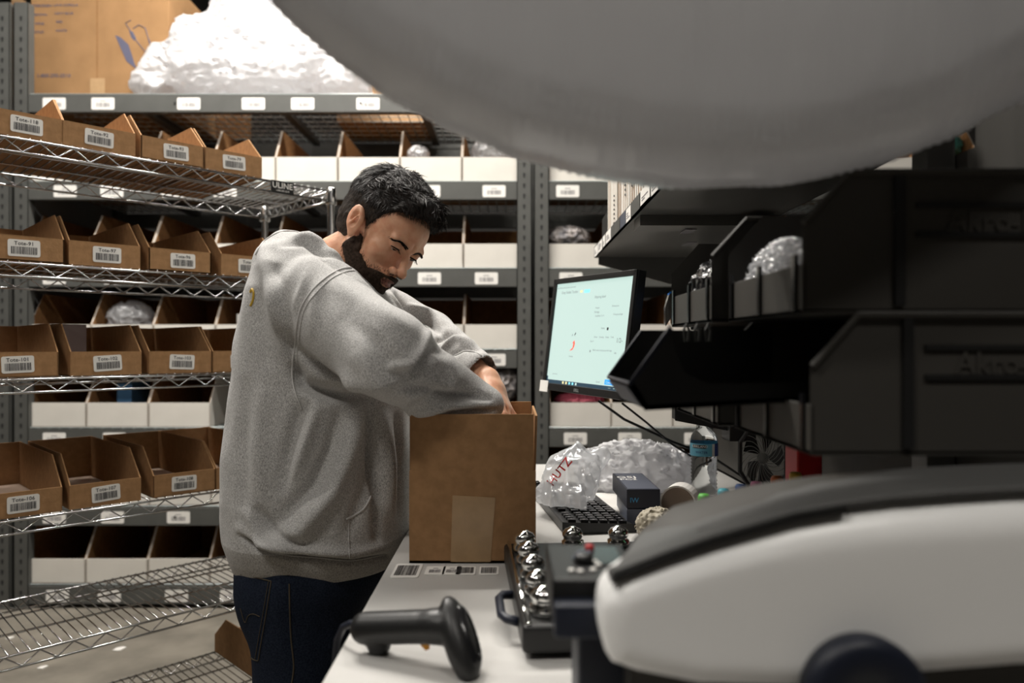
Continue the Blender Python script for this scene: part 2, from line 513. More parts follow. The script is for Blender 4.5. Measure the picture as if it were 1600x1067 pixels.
# ---------------------------------------------------------------- the room
def struct(name, a, b, m):
    return tag(MB().box(a, b, m).build(name, origin=(0, 0, 0)), kind='structure')


struct('floor', (-6, -3, -.1), (6, 7, 0), 'concrete')
struct('ceiling', (-6, -3, 5.0), (6, 7, 5.1), 'ceil')
struct('wall_back', (-6, 7, 0), (6, 7.1, 5), 'wall')
struct('wall_front', (-6, -3.1, 0), (6, -3, 5), 'wall')
struct('wall_left', (-6.1, -3, 0), (-6, 7, 5), 'wall')
struct('wall_right', (6, -3, 0), (6.1, 7, 5), 'wall')
for i, (x, y, z, L, e) in enumerate(LAMPS):
    t = thing('strip_light', ['ceiling strip light over the left end of the rack aisle', 'ceiling strip light over the middle of the rack aisle',
                              'added fill strip light behind the camera on the left', 'added fill strip light behind the camera on the right',
                              'ceiling strip light left of the wire shelving', 'low ceiling strip light right above the heap of white film', 'low ceiling strip light above the wire shelving and the man'][i], 'ceiling light', (x, y, z), group='ceiling strip lights')
    MB().box((x - L / 2, y - .08, z), (x + L / 2, y + .08, z + .07), 'white_plastic').build('housing', t)
    MB().tube([(x - L / 2, y, z - .02), (x + L / 2, y, z - .02)], .018, 'lamp_glow').build('lamp_tube', t)
    mb = MB()
    for s in (-1, 1): mb.tube([(x + s * L * .4, y, z + .06), (x + s * L * .4, y, 5.0)], .004, 'rack')
    mb.build('hanger', t)


# ---------------------------------------------------------------- barcode labels
def label_mesh(mb, T, w, h, txt=None, seed=0, text_h=.25, soft=False, bars=True):
    """flat label in local xz plane of T (facing local -y), centre at origin"""
    rnd = random.Random(seed); e = .0004; r = min(w, h) * .12
    poly = []
    for cx, cz, a0 in ((w / 2 - r, h / 2 - r, 0), (-w / 2 + r, h / 2 - r, 90), (-w / 2 + r, -h / 2 + r, 180), (w / 2 - r, -h / 2 + r, 270)):
        for k in range(4):
            a = math.radians(a0 + 30 * k); poly.append((cx + r * math.cos(a), cz + r * math.sin(a)))
    mb.prism(poly, 'y', -e, e, 'paper', T=T)
    ink = 'ink_soft' if soft else 'ink'
    z0, z1 = -h * .36, (h * .08 if txt or soft else h * .36)
    if soft: z0 = -h * .28
    x = -w * .40 if not soft else -w * .30; xe = -x
    while bars and x < xe:
        bw = w * rnd.choice((.010, .014, .022, .03))
        mb.add([T @ Vector(p) for p in ((x, -e * 2, z0), (x + bw, -e * 2, z0), (x + bw, -e * 2, z1), (x, -e * 2, z1))], [(0, 1, 2, 3)], ink)
        x += bw + w * rnd.choice((.010, .012, .02))
    if txt:
        mb.text(txt, h * text_h * 1.15, ink, T @ Matrix.Translation((0, -e * 2, h * .18)))
    if soft:
        mb.add([T @ Vector(p) for p in ((-w * .13, -e * 2, h * .2), (w * .13, -e * 2, h * .2), (w * .13, -e * 2, h * .26), (-w * .13, -e * 2, h * .26))], [(0, 1, 2, 3)], ink)


# ---------------------------------------------------------------- open-fronted cardboard bins
def bin_mb(w, d, h, lip, run, out, inn, t=.003, floor_m=None):
    mb = MB()
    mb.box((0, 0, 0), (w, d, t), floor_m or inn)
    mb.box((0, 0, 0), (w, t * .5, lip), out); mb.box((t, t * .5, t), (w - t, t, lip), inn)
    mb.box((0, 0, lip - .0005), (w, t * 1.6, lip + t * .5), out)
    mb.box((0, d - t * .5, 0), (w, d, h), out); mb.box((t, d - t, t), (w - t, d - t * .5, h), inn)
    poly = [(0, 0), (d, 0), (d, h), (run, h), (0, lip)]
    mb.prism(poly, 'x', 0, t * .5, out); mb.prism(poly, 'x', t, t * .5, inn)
    mb.prism(poly, 'x', w, w - t * .5, out); mb.prism(poly, 'x', w - t, w - t * .5, inn)
    return mb


# ---------------------------------------------------------------- steel storage rack
RY, RD = 3.6, .9
PXM = F / RY


def RX(px): return (px - 800) / PXM
def RZ(py): return H - (py - HY) / PXM


BEAMS = [RZ(y) for y in (163, 299, 434.5, 561, 683.5, 806, 928)]
BH = .085


def upright_mb():
    mb = MB()
    mb.box((-.036, 0, 0), (.036, .004, 2.95), 'rack'); mb.box((-.036, 0, 0), (-.032, .045, 2.95), 'rack'); mb.box((.032, 0, 0), (.036, .045, 2.95), 'rack')
    mb.box((-.05, -.01, 0), (.05, .055, .006), 'rack')
    z = .08; 
    while z < 2.9:
        pts = [(-.007, z), (-.003, z - .016), (.003, z - .016), (.007, z), (.005, z + .008), (-.005, z + .008)]
        mb.add([(x, -.0006, zz) for x, zz in pts], [tuple(range(6))], 'rack_dark'); z += .0508
    return mb


def beam_mb(L):
    mb = MB()
    mb.prism([(0, -BH / 2), (.045, -BH / 2), (.045, BH / 2 - .018), (.018, BH / 2 - .018), (.018, BH / 2), (0, BH / 2)], 'x', 0, L, 'rack')
    for x in (L * .3, L * .68): mb.lathe([(.005, 0), (.005, .004), (.001, .006)], 'rack_dark', (x, -.001, 0), 8, Matrix.Rotation(math.radians(90), 4, 'X'))
    return mb


def deck_mb(L, D):
    mb = MB()
    for x in np.arange(.03, L, .052): mb.tube([(x, .003, 0), (x, D, 0), ], .0030, 'wire', 4)
    for y in np.arange(.02, D, .085): mb.tube([(0, y, .005), (L, y, .005)], .0032, 'wire', 4)
    mb.tube([(0, -.002, .0045), (L, -.002, .0045)], .003, 'wire', 5)
    for x in (L * .2, L * .5, L * .8): mb.box((x - .02, .03, -.032), (x + .02, D - .03, -.003), 'rack')
    return mb


LBL = {}
def rack(name_label, x0, x1, labels, ground=0, n_from=0, decks=True):
    t = thing('storage_rack', name_label, 'storage rack', ((x0 + x1) / 2, RY, 0))
    U = None
    for x in (x0, x1):
        for y, fl in ((RY - .02, 1), (RY + RD, -1)):
            u = upright_mb().build('upright', t, world=False) if U is None else C.objects.link(U.copy()) or C.objects[-1]
            if U is None: U = u
            u.parent = t; u.location = (x - (x0 + x1) / 2, y - RY, 0)
            if fl < 0: u.rotation_euler = (0, 0, math.pi)
    L = x1 - x0 - .072; B = Dk = None
    for li, z in enumerate(BEAMS):
        for y, fl in ((RY - .018, 1), (RY + RD - .02, -1)):
            if B is None: b = B = beam_mb(L).build('beam', t, world=False)
            else: b = B.copy(); C.objects.link(b); b.parent = t
            b.location = (x0 + .036 - (x0 + x1) / 2, y - RY, z)
            if fl < 0: b.rotation_euler = (0, 0, math.pi); b.location.x += L
            if fl > 0:
                for px in labels.get(li, []):
                    if 'l' not in LBL:
                        mb = MB(); label_mesh(mb, Matrix.Identity(4), .112, .058, None, 5, soft=True); LBL['l'] = mb.build('barcode_label', b, world=False)
                        lb = LBL['l']
                    else:
                        lb = LBL['l'].copy(); C.objects.link(lb); lb.parent = b
                    lb.location = (RX(px) * (RY - .018) / RY - (x0 + .036), -.0012, -.003)
        if decks:
            if Dk is None: dk = Dk = deck_mb(L, RD - .07).build('wire_deck', t, world=False)
            else: dk = Dk.copy(); C.objects.link(dk); dk.parent = t
            dk.location = (x0 + .036 - (x0 + x1) / 2, .0, z + BH / 2 + .002)
    return t


r0 = rack('grey steel storage rack holding rows of white-fronted bins, directly behind the man', RX(37), RX(819),
     {0: [85, 161, 295, 396, 473, 575], 1: [102, 175, 270, 352, 670, 772], 2: [85, 180, 300, 671, 760], 3: [85, 180, 772, 690], 4: [85, 179, 275, 345], 5: [85, 176, 279, 362], 6: [90, 171, 276, 362]})
MB().box((RX(24), RY + .04, .02), (RX(24) + .002, RY + RD - .05, 2.45), 'panel_grey').build('side_panel', r0)
rack('grey steel storage rack behind the monitor, right of the narrow gap between two posts', RX(846), RX(1640),
     {1: [887, 985, 1080], 2: [892, 985, 1080], 3: [890, 1000], 4: [899, 984, 1087], 5: [880], 6: []})
rack('grey steel storage rack at the far left edge, only its post in view', RX(-330), RX(8), {})

# white-fronted bins
DECK = [z + BH / 2 + .008 for z in BEAMS]
ROWS = {1: ('top', 41), 2: ('second', 43), 3: ('third', 44), 4: ('fourth', 36), 5: ('fifth', 37), 6: ('bottom', 35)}
ORD = ['first', 'second', 'third', 'fourth', 'fifth', 'sixth', 'seventh', 'eighth']
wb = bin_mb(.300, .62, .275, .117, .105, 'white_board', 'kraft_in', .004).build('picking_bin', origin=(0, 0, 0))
tmpl = wb; used = False
for li, (rn, px0) in ROWS.items():
    for bay in (0, 1):
        for k in range(8):
            px = (px0 if bay == 0 else 852 + (li * 5) % 7) + k * (97.2 if bay == 0 else 96.5)
            if bay == 1 and px > 1230 and li > 1: continue
            if bay == 1 and px > 1500: continue
            if bay == 0 and li in (4,) and 300 < px < 560: continue
            if bay == 0 and li in (5, 6) and px > 400: continue
            if bay == 1 and li >= 5 : 
                if li > 5 or px > 1200: continue
            o = tmpl if not used else tmpl.copy()
            if used: C.objects.link(o)
            used = True
            o.location = (RX(px + 1), RY + .004 + random.Random(li * 10 + k).uniform(0, .006), DECK[li])
            if bay == 0:
                lb = f'white-fronted cardboard picking bin, {ORD[k]} from the left post in the {rn} row behind the man'
            else:
                lb = f'white-fronted cardboard picking bin, {ORD[k]} from the gap in the {rn} row of the right-hand rack'
            tag(o, lb, 'bin', 'white-fronted picking bins on the steel racks')

# things lying in those bins
crumple('plastic_bag', P(775, 238, 3.75), (.11, .10, .07), ['film'], 3, .3, label='clear crumpled plastic bag sticking out of a bin left of the double posts, top row', cat='plastic bag')
crumple('plastic_bag', P(654, 243, 3.72), (.05, .08, .04), ['film'], 4, .3, label='small clear plastic bag in the top row bin right of the man\'s head', cat='plastic bag')
crumple('plastic_bag', P(205, 497, 3.75), (.10, .10, .075), ['film_milky'], 5, .3, label='grey translucent plastic bag in a bin behind the middle wire shelf', cat='plastic bag')
crumple('fabric_bundle', P(886, 374, 3.72), (.11, .10, .06), ['camo'], 6, .25, label='black and white patterned bundle in a bin right of the double posts', cat='bundle')
crumple('fabric_bundle', P(788, 600, 3.72), (.07, .12, .08), ['camo'], 9, .35, label='dark mottled bundle in a bin just above the open carton', cat='bundle')
crumple('fabric_bundle', P(905, 625, 3.72), (.12, .10, .035), ['maroon'], 10, .3, label='maroon cloth bundle in a bin below the monitor', cat='bundle')
crumple('fabric_bundle', P(990, 719, 3.72), (.11, .12, .055), ['camo'], 11, .35, label='brown mottled bundle in the bin above the packing bench, behind the plastic film', cat='bundle')
crumple('plastic_bag', P(1462, 232, 3.78), (.11, .10, .07), ['teal_bag'], 12, .3, label='teal plastic bag in the bin at the far upper right', cat='plastic bag')
tag(MB().box(P(183, 640, 3.72), P(233, 596, 3.9), 'light_blue').build('carton', origin=P(183, 640, 3.72)), 'light blue carton in a bin behind the lower wire shelf', 'carton')
tag(MB().box(P(370, 508, 3.68), P(392, 492, 3.8), 'paper').build('carton', origin=P(370, 508, 3.68)), 'tiny white carton in a bin against the man\'s back', 'carton')

# top deck load
ZT = BEAMS[0] + BH / 2 + .01
def sx(px, Y): return (px - 800) / F * Y
Y0 = 3.78
t = thing('large_carton', 'large brown carton with printed colour list on the top deck, far left', 'carton', (sx(150, Y0), Y0, ZT))
xa, xb = sx(48, Y0), sx(264, Y0)
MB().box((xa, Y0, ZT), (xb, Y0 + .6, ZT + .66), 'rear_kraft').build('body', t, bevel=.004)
T0 = Matrix.Translation((0, Y0 - .001, 0))
mb = MB()
for px, py, s in ((66, 8, 'EVERGREEN'), (63, 22, 'BROWN'), (62, 36, 'WINE'), (61, 49, 'GOLD'), (103, 7, 'LAVA GORILLA'), (100, 20, 'NAVY BLUE'), (93, 33, 'RED'), (96, 47, 'WHITE')):
    mb.text(s, .0185, 'ink_blue', Matrix.Translation((sx(px, Y0), Y0 - .0012, H - (py + 3 - HY) / F * Y0)))
mb.build('printed_color_list', t); mb = MB(); mb.text('1-800-295-5510', .027, 'ink_blue', Matrix.Translation((sx(84, Y0), Y0 - .0012, H - (121 - HY) / F * Y0)))
mb.build('printed_phone_number', t)
mb = MB()
def blot(mb, pts, m, Y):  # an irregular printed mark
    mb.add([(sx(a, Y), Y - .0013, H - (b - HY) / F * Y) for a, b in pts], [tuple(range(len(pts)))], m)
blot(mb, [(180, 55), (188, 58), (201, 70), (206, 85), (210, 98), (214, 108), (208, 104), (198, 96), (190, 78)], 'ink_blue', Y0)
blot(mb, [(202, 48), (208, 50), (213, 60), (210, 64), (205, 58)], 'ink_blue', Y0)
blot(mb, [(231, 60), (236, 68), (240, 75), (235, 74)], 'ink_blue', Y0)
mb.tube([(sx(a, Y0), Y0 - .001, H - (b - HY) / F * Y0) for a, b in ((208, 45), (217, 39), (227, 44), (232, 60), (240, 78), (228, 82), (215, 66), (205, 50), (196, 36), (205, 32))], .0022, 'ink_blue', 5)
mb.build('printed_drawing', t)
MB().box((sx(141, Y0), Y0 - .0015, ZT), (sx(164, Y0), Y0, ZT + .14), 'tape').build('tape_strip', t)
MB().box((sx(151, Y0), Y0 - .0008, ZT), (sx(152.5, Y0), Y0, ZT + .66), 'kraft_in').build('seam', t)
tag(MB().box((sx(18, 4.1), 4.1, ZT), (sx(34, 4.1), 4.5, ZT + .7), 'kraft_light').build('carton', origin=(sx(26, 4.1), 4.1, ZT)), 'narrow brown carton between the two leftmost posts', 'carton')
tag(MB().box((sx(526, 4.05), 4.05, ZT), (sx(668, 4.05), 4.45, ZT + .52), 'kraft_light').build('carton', origin=(sx(526, 4.05), 4.05, ZT), bevel=.004), 'plain brown carton on the top deck right of the plastic heap', 'carton')
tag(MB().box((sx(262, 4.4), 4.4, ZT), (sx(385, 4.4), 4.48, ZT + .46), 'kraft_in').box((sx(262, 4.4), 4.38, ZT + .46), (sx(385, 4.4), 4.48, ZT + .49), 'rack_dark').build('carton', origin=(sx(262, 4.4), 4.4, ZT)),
    'dull brown carton with a black band behind the plastic heap', 'carton')


def heap_f(G):
    d = None
    for px, py, Y, rx, ry, rz in ((262, 118, 3.85, .10, .15, .13), (240, 138, 3.78, .07, .12, .05), (322, 92, 3.9, .17, .22, .19), (400, 30, 3.95, .20, .2, .30),
                                  (420, 85, 3.9, .30, .25, .24), (500, 100, 3.9, .15, .22, .16), (540, 128, 3.85, .11, .18, .10), (375, 115, 3.78, .38, .15, .13), (463, 60, 3.95, .17, .2, .2)):
        c = P(px, py, Y); q = sell(G, c, (rx, ry, rz)); d = q if d is None else smin(d, q, .05)
    d = d - .024 * (1 - 2 * np.abs(vnoise(G[0] * 8, G[1] * 8, G[2] * 8, 3))) - .012 * (1 - 2 * np.abs(vnoise(G[0] * 22, G[1] * 22, G[2] * 34, 5))) - .005 * (1 - 2 * np.abs(vnoise(G[0] * 60, G[1] * 60, G[2] * 60, 9)))
    return np.maximum(d, ZT - G[2])


V, Q = surface_nets(heap_f, (-2.15, 3.5, ZT - .02), (-.65, 4.3, 3.45), .009)
tag(np_mesh('plastic_film_heap', V, Q, ['heap_film'], origin=(-1.4, 3.85, ZT)), 'big brightly lit heap of white plastic film on the top deck', 'plastic film')

# ---------------------------------------------------------------- wire shelving
PC = Vector((-.59, 2.40, 0)); U = Vector((.70711, .70711, 0)); V_ = Vector((-.70711, .70711, 0))
LN, DP = 1.524, .46
O0 = PC - U * LN  # front-left corner
t = thing('wire_shelving', 'chrome wire shelving unit left of the man holding brown totes', 'shelving unit', tuple(O0), math.radians(45))
mb = MB()
TH = .032
for y in (0, DP):
    mb.tube([(0, y, 0), (LN, y, 0)], .0034, 'chrome', 6); mb.tube([(0, y, -TH), (LN, y, -TH)], .0034, 'chrome', 6)
    z = []; n = int(LN / .0365)
    z = [(i * LN / n, y, -.002 if i % 2 else -TH + .002) for i in range(n + 1)]
    mb.tube(z, .0024, 'chrome', 5)
for x in (0, LN):
    mb.tube([(x, 0, 0), (x, DP, 0)], .0034, 'chrome', 6); mb.tube([(x, 0, -TH), (x, DP, -TH)], .0034, 'chrome', 6)
    mb.tube([(x, i * DP / 18, -.002 if i % 2 else -TH + .002) for i in range(19)], .0024, 'chrome', 5)
for x in np.arange(.018, LN, .023): mb.tube([(x, 0, .004), (x, DP, .004)], .0018, 'chrome', 5)
for y in (DP * .36, DP * .68): mb.tube([(0, y, -.001), (LN, y, -.001)], .003, 'chrome', 5)
for x in (0, LN):
    for y in (0, DP): mb.lathe([(.017, -.044), (.019, -.04), (.0165, .006), (.015, .01)], 'chrome', (x, y, 0), 14)
WZ = [1.783, 1.481, 1.197, .856, .53, .2]
sh = None
for z in WZ:
    if sh is None: sh = s_ = mb.build('wire_shelf', t, world=False, smooth=True)
    else: s_ = sh.copy(); C.objects.link(s_); s_.parent = t
    s_.location = (0, 0, z)
post = None
for x in (0, LN):
    for y in (0, DP):
        if post is None:
            mb = MB(); mb.lathe([(.008, 0), (.016, .004), (.016, .012), (.0125, .02)] + [(.0125 if i % 2 else .0117, .02 + i * .0254) for i in range(1, 69)] + [(.0125, 1.786), (.012, 1.790), (.004, 1.792)], 'chrome', (0, 0, 0), 14)
            post = p_ = mb.build('post', t, world=False, smooth=True)
        else: p_ = post.copy(); C.objects.link(p_); p_.parent = t
        p_.location = (x, y, 0)


def tpar(px, line=0):
    """distance from the left end of the front edge at which the front edge crosses image column px"""
    r = (px - 800) / F
    return LN - ((-.59 - r * 2.40) / (1 - r)) / .70711


mb = MB(); xb = tpar(440)
T = Matrix.Translation((xb, -.005, -TH / 2 + .001))
mb.box((-.037, -.001, -.019), (.037, .002, .019), 'black', T)
mb.text('ULINE', .025, 'paper', T @ Matrix.Translation((0, -.0015, -.003))); mb.text('1-800-295-5510', .0068, 'paper', T @ Matrix.Translation((0, -.0015, -.013)))
mb.build('maker_badge', t, world=False).location = (0, 0, WZ[0])
t.update_tag()

TW = .1705
TOTES = [  # shelf, left px, right px, text, yaw, width
    (0, -30, 100, 'Tote-118'), (0, 101, 212, 'Tote-92'), (0, 219, 320, 'Tote-93'), (0, 322, 410, 'Tote-79'),
    (1, -25, 101, 'Tote-91'), (1, 106, 220, 'Tote-97'), (1, 233, 331, 'Tote-96'), (1, 353, 432, 'Tote-95'),
    (2, -35, 92, 'Tote-101'), (2, 106, 222, 'Tote-102'), (2, 231, 331, 'Tote-103'), (2, 335, 420, 'Tote-104'),
    (3, -30, 98, 'Tote-106'), (3, 107, 221, 'Tote-107'), (3, 240, 337, 'Tote-108'), (3, 347, 425, 'Tote-109')]
RN = ['the top wire shelf', 'the second wire shelf', 'the third wire shelf', 'the fourth wire shelf']
tote0 = None
for k, (si, l, r, txt) in enumerate(TOTES):
    x0 = tpar(r) - TW
    p = O0 + U * x0 + V_ * .004; z = WZ[si] + .0062
    lbl = f'brown cardboard tote labelled {txt} on {RN[si]}'
    if txt == 'Tote-104': lbl = 'brown cardboard tote half hidden behind the man, on the third wire shelf'
    if txt == 'Tote-95': lbl = 'brown cardboard tote half hidden behind the man, on the second wire shelf'
    if txt == 'Tote-109': lbl = 'brown cardboard tote half hidden behind the man, on the fourth wire shelf'
    tt = thing('tote_bin', lbl, 'tote bin', (p.x, p.y, z), math.radians(45) + random.Random(k).uniform(-.012, .012), 'brown totes on the wire shelving')
    if tote0 is None:
        tote0 = b = bin_mb(TW, .452, .134, .060, .088, 'kraft', 'kraft', .003).build('bin_body', tt, world=False)
    else:
        b = tote0.copy(); C.objects.link(b); b.parent = tt
    mb = MB(); rot = Matrix.Rotation(math.radians(random.Random(k + 5).uniform(-4, 3)), 4, 'Y')
    label_mesh(mb, Matrix.Translation((TW * .5 + random.Random(k).uniform(-.004, .008), -.0009, .031)) @ rot, .068, .041, txt, k + 20, text_h=.27)
    mb.build('barcode_label', tt, world=False)
    if si == 3: MB().box((.006, .006, .0035), (TW - .006, .44, .012), 'pad').build('floor_pad', tt, world=False)
x0 = tpar(222) - TW; p = O0 + U * (x0 + .004) + V_ * .20
T = Matrix.Translation((p.x, p.y, WZ[2] + .0095)) @ Matrix.Rotation(math.radians(45), 4, 'Z')
tag(MB().box((0, .0, 0), (.085, .004, .132), 'liner', T).build('liner_sheet', origin=(p.x, p.y, WZ[2] + .0095)), 'greyish pink sheet standing inside the tote labelled Tote-102', 'sheet')
for px, py, s_ in ((187, 1014, .02), (67, 1043, .014), (16, 997, .012)):
    Y = H * F / (py - HY); x = sx(px, Y)
    tag(MB().prism([(x - s_, Y - s_), (x + s_ * .6, Y - s_ * 1.2), (x + s_ * 1.1, Y + s_ * .6), (x + s_ * .2, Y + s_), (x - s_ * .8, Y + s_ * .4)], 'z', .0005, .004, 'paper').build('paper_scrap', origin=(x, Y, .0005)),
        {187: 'small white scrap on the concrete floor below the empty wire shelf, largest of three', 67: 'small white scrap on the concrete floor at the lower left, middle of three', 16: 'tiny white scrap on the concrete floor nearest the left edge'}[px], 'scrap')
# the tote standing on the bottom shelf, turned back to front
tt = thing('tote_bin', 'brown cardboard tote alone on the lowest wire shelf beside the jeans', 'tote bin', tuple((O0 + U * (LN - .02) + V_ * .452) + Vector((0, 0, WZ[5] + .0062))), math.radians(225), 'brown totes on the wire shelving')
b = tote0.copy(); C.objects.link(b); b.parent = tt
# ---------------------------------------------------------------- packing bench
TZ = .91
t = thing('packing_bench', 'pale-topped packing bench running away from the camera, man leaning on its left edge', 'workbench', (.37, 1.38, 0))
MB().box((-.21, .45, TZ - .032), (.98, 2.30, TZ), 'worktop').build('worktop', t, bevel=.004)
mb = MB().box((-.17, .5, TZ - .08), (.94, .54, TZ - .032), 'steel_dark').box((-.17, 2.22, TZ - .08), (.94, 2.26, TZ - .032), 'steel_dark').box((-.17, .54, TZ - .08), (-.13, 2.22, TZ - .032), 'steel_dark').box((.9, .54, TZ - .08), (.94, 2.22, TZ - .032), 'steel_dark')
mb.build('frame', t)
for x in (-.17, .90):
    for y in (.5, 2.22): MB().box((x, y, 0), (x + .04, y + .04, TZ - .08), 'steel_dark').build('leg', t, bevel=.002)
SZ = 1.56
mb = MB(); mb.box((.262, 1.0, SZ), (.575, 2.35, SZ + .004), 'steel_dark'); mb.box((.262, 1.0, SZ), (.265, 2.35, SZ + .034), 'rack')
mb.box((.572, 1.0, SZ), (.575, 2.35, SZ + .03), 'rack'); mb.box((.262, 2.347, SZ), (.575, 2.35, SZ + .03), 'rack')
mb.box((.262, 1.0, SZ - .0), (.268, 2.35, SZ + .003), 'wire')
mb.prism([(.275, SZ), (.575, SZ), (.575, SZ - .085), (.50, SZ - .085), (.275, SZ - .022)], 'y', 2.33, 2.345, 'steel_dark')
mb.box((.275, 1.58, SZ - .022), (.575, 1.66, SZ - .0005), 'steel_dark')
mb.build('overhead_shelf', t)
for y in (1.02, 2.26): MB().box((.575, y, TZ), (.615, y + .04, 1.95), 'steel_dark').build('upright', t, bevel=.002)
mb = MB().box((.617, .66, TZ), (.627, 2.28, 1.545), 'bin_black').box((.617, .66, 1.545), (.627, .98, 1.72), 'bin_black')
mb.build('back_panel', t)
mb = MB()
for z in (1.19, 1.33, 1.44): mb.box((.585, .70, z), (.617, 1.62, z + .02), 'steel_dark')
mb.build('bin_rail', t)
mb = MB()
Tl = frame((.262, 0, SZ + .016), (0, -1, 0), (0, 0, 1))  # faces -x
y = 2.33; k = 0
rnd = random.Random(4)
while y > 1.05:
    wd = rnd.choice((.05, .085, .1, .065)); c = rnd.choice(('paper', 'paper', 'paper', 'box_grey', 'rack'))
    T = Tl @ Matrix.Translation((-(y - wd / 2), -.0005, rnd.uniform(-.002, .002)))
    mb.box((-wd / 2, -.0006, -.015), (wd / 2, 0, .015), c, T)
    if c == 'paper':
        for j in range(rnd.randint(2, 4)):
            mb.box((-wd * .35, -.001, -.008 + j * .005), (-wd * .35 + wd * rnd.uniform(.3, .7), -.0006, -.0055 + j * .005), 'ink_soft', T)
    y -= wd + rnd.uniform(.002, .02)
mb.build('shelf_labels', t)
mb = MB()
for px, py, s in ((1075, 345, .025), (1077, 366, .025), (1180, 333, .06)):
    Y = (SZ - H) * F / (HY - py); x = sx(px, Y)
    mb.box((x - s / 2, Y - .03, SZ - .0245), (x + s / 2, Y + .03, SZ - .0228), 'ink_soft')
mb.build('underside_labels', t)

# white cartons standing on the overhead shelf
y = 2.10; k = 0; rnd = random.Random(8); names = ['farthest from the camera', 'second from the far end', 'third from the far end', 'fourth from the far end', 'fifth from the far end', 'sixth from the far end', 'seventh from the far end', 'nearest the camera']
while k < 8:
    d = (.085, .10, .08, .11, .09, .12, .10, .13)[k]
    o = MB().box((.272 + rnd.uniform(0, .006), y - d + .002, SZ + .005), (.55, y, SZ + .005 + .30 + rnd.uniform(-.01, .01)), 'white_board')
    for j in range(3): o.box((.2725, y - d * (.25 + .25 * j), SZ + .01), (.274, y - d * (.25 + .25 * j) - .001, SZ + .29), 'kraft_light')
    if k in (1, 3, 4):
        for j in range(9): o.box((.2705, y - d * .6, SZ + .02 + j * .012 + .06 * (k > 2)), (.272, y - d * .6 + .006 + .008 * rnd.random(), SZ + .024 + j * .012 + .06 * (k > 2)), 'ink')
    o = o.build('mailer_carton', origin=(.41, y - d / 2, SZ + .005))
    tag(o, f'white carton standing upright on the overhead shelf, {names[k]}', 'carton', 'white cartons on the overhead shelf')
    y -= d + .003; k += 1
tag(MB().box((.28, 2.16, SZ + .005), (.40, 2.29, SZ + .115), 'black').build('small_case', origin=(.33, 2.2, SZ + .005), bevel=.004), 'small black case at the far end of the overhead shelf', 'case')


# stackable dark bins on the rail
def dark_bin(y0, z0, label, front=.285, w=.25, h=.138, content=None):
    D = .595 - front
    t = thing('stacking_bin', label, 'bin', (front + D / 2, y0 + w / 2, z0), group='dark plastic stacking bins on the bench rail')
    mb = MB(); q = .0035
    poly = [(front, z0 + .004), (front + D, z0 + .004), (front + D, z0 + h), (front + .045, z0 + h), (front, z0 + .088)]
    for y in (y0, y0 + w - q): mb.prism(poly, 'y', y, y + q, 'bin_black')
    mb.box((front, y0, z0), (front + D, y0 + w, z0 + .006), 'bin_black')
    mb.box((front + D - q, y0, z0), (front + D, y0 + w, z0 + h), 'bin_black')
    mb.box((front, y0, z0), (front + q, y0 + w, z0 + .05), 'bin_black')
    mb.build('body', t, bevel=.0012)
    mb = MB()
    mb.tube([(front, y0 - .002, z0 + .088), (front + .045, y0 - .002, z0 + h), (front + D, y0 - .002, z0 + h)], .004, 'bin_black', 6)
    mb.box((front + .088, y0 - .0045, z0 + .008), (front + .098, y0, z0 + h), 'black')
    mb.box((front + .11, y0 - .003, z0 + .075), (front + D - .01, y0, z0 + .080), 'black'); mb.box((front + .11, y0 - .003, z0 + .104), (front + D - .01, y0, z0 + .109), 'black')
    mb.text('Akro-Mils', .030, 'bin_black', Matrix.Translation((front + .20, y0 - .0018, z0 + .081)))
    mb.build('side_ribs', t)
    for f in (.08, .5, .92): MB().box((front - .003, y0 + w * f - .004, z0 + .004), (front + .001, y0 + w * f + .004, z0 + .06), 'black_gloss').build('front_rib', t)
    return t


cols = ((.72, .285, 'nearest the camera'), (.985, .268, 'in the middle of the rail'), (1.25, .352, 'at the far end of the rail'))
for y, fr, nm in cols:
    dark_bin(y, 1.311, f'dark grey stacking bin {nm}, upper of two', fr, .20 if y > 1.2 else .25)
    dark_bin(y, 1.172, f'dark grey stacking bin {nm}, lower of two', fr + .008, .20 if y > 1.2 else .25)
crumple('black_bag', (.33, 1.11, 1.362), (.045, .10, .045), ['black_gloss'], 23, .4, flat=1.318, label='glossy black plastic bag in the middle upper stacking bin', cat='plastic bag')
crumple('plastic_bag', (.309, .845, 1.352), (.015, .104, .044), ['film'], 21, .55, 7, flat=1.318, label='glossy clear plastic bag behind the front lip of the nearest upper stacking bin', cat='plastic bag')
crumple('black_bag', (.385, 1.35, 1.365), (.035, .08, .045), ['black_gloss'], 22, .4, flat=1.318, label='glossy black plastic bag in the farthest upper stacking bin', cat='plastic bag')
tag(MB().box((.33, 1.02, 1.18), (.50, 1.20, 1.27), 'kraft_in').build('carton', origin=(.4, 1.1, 1.18)), 'brown carton inside the middle lower stacking bin', 'carton')
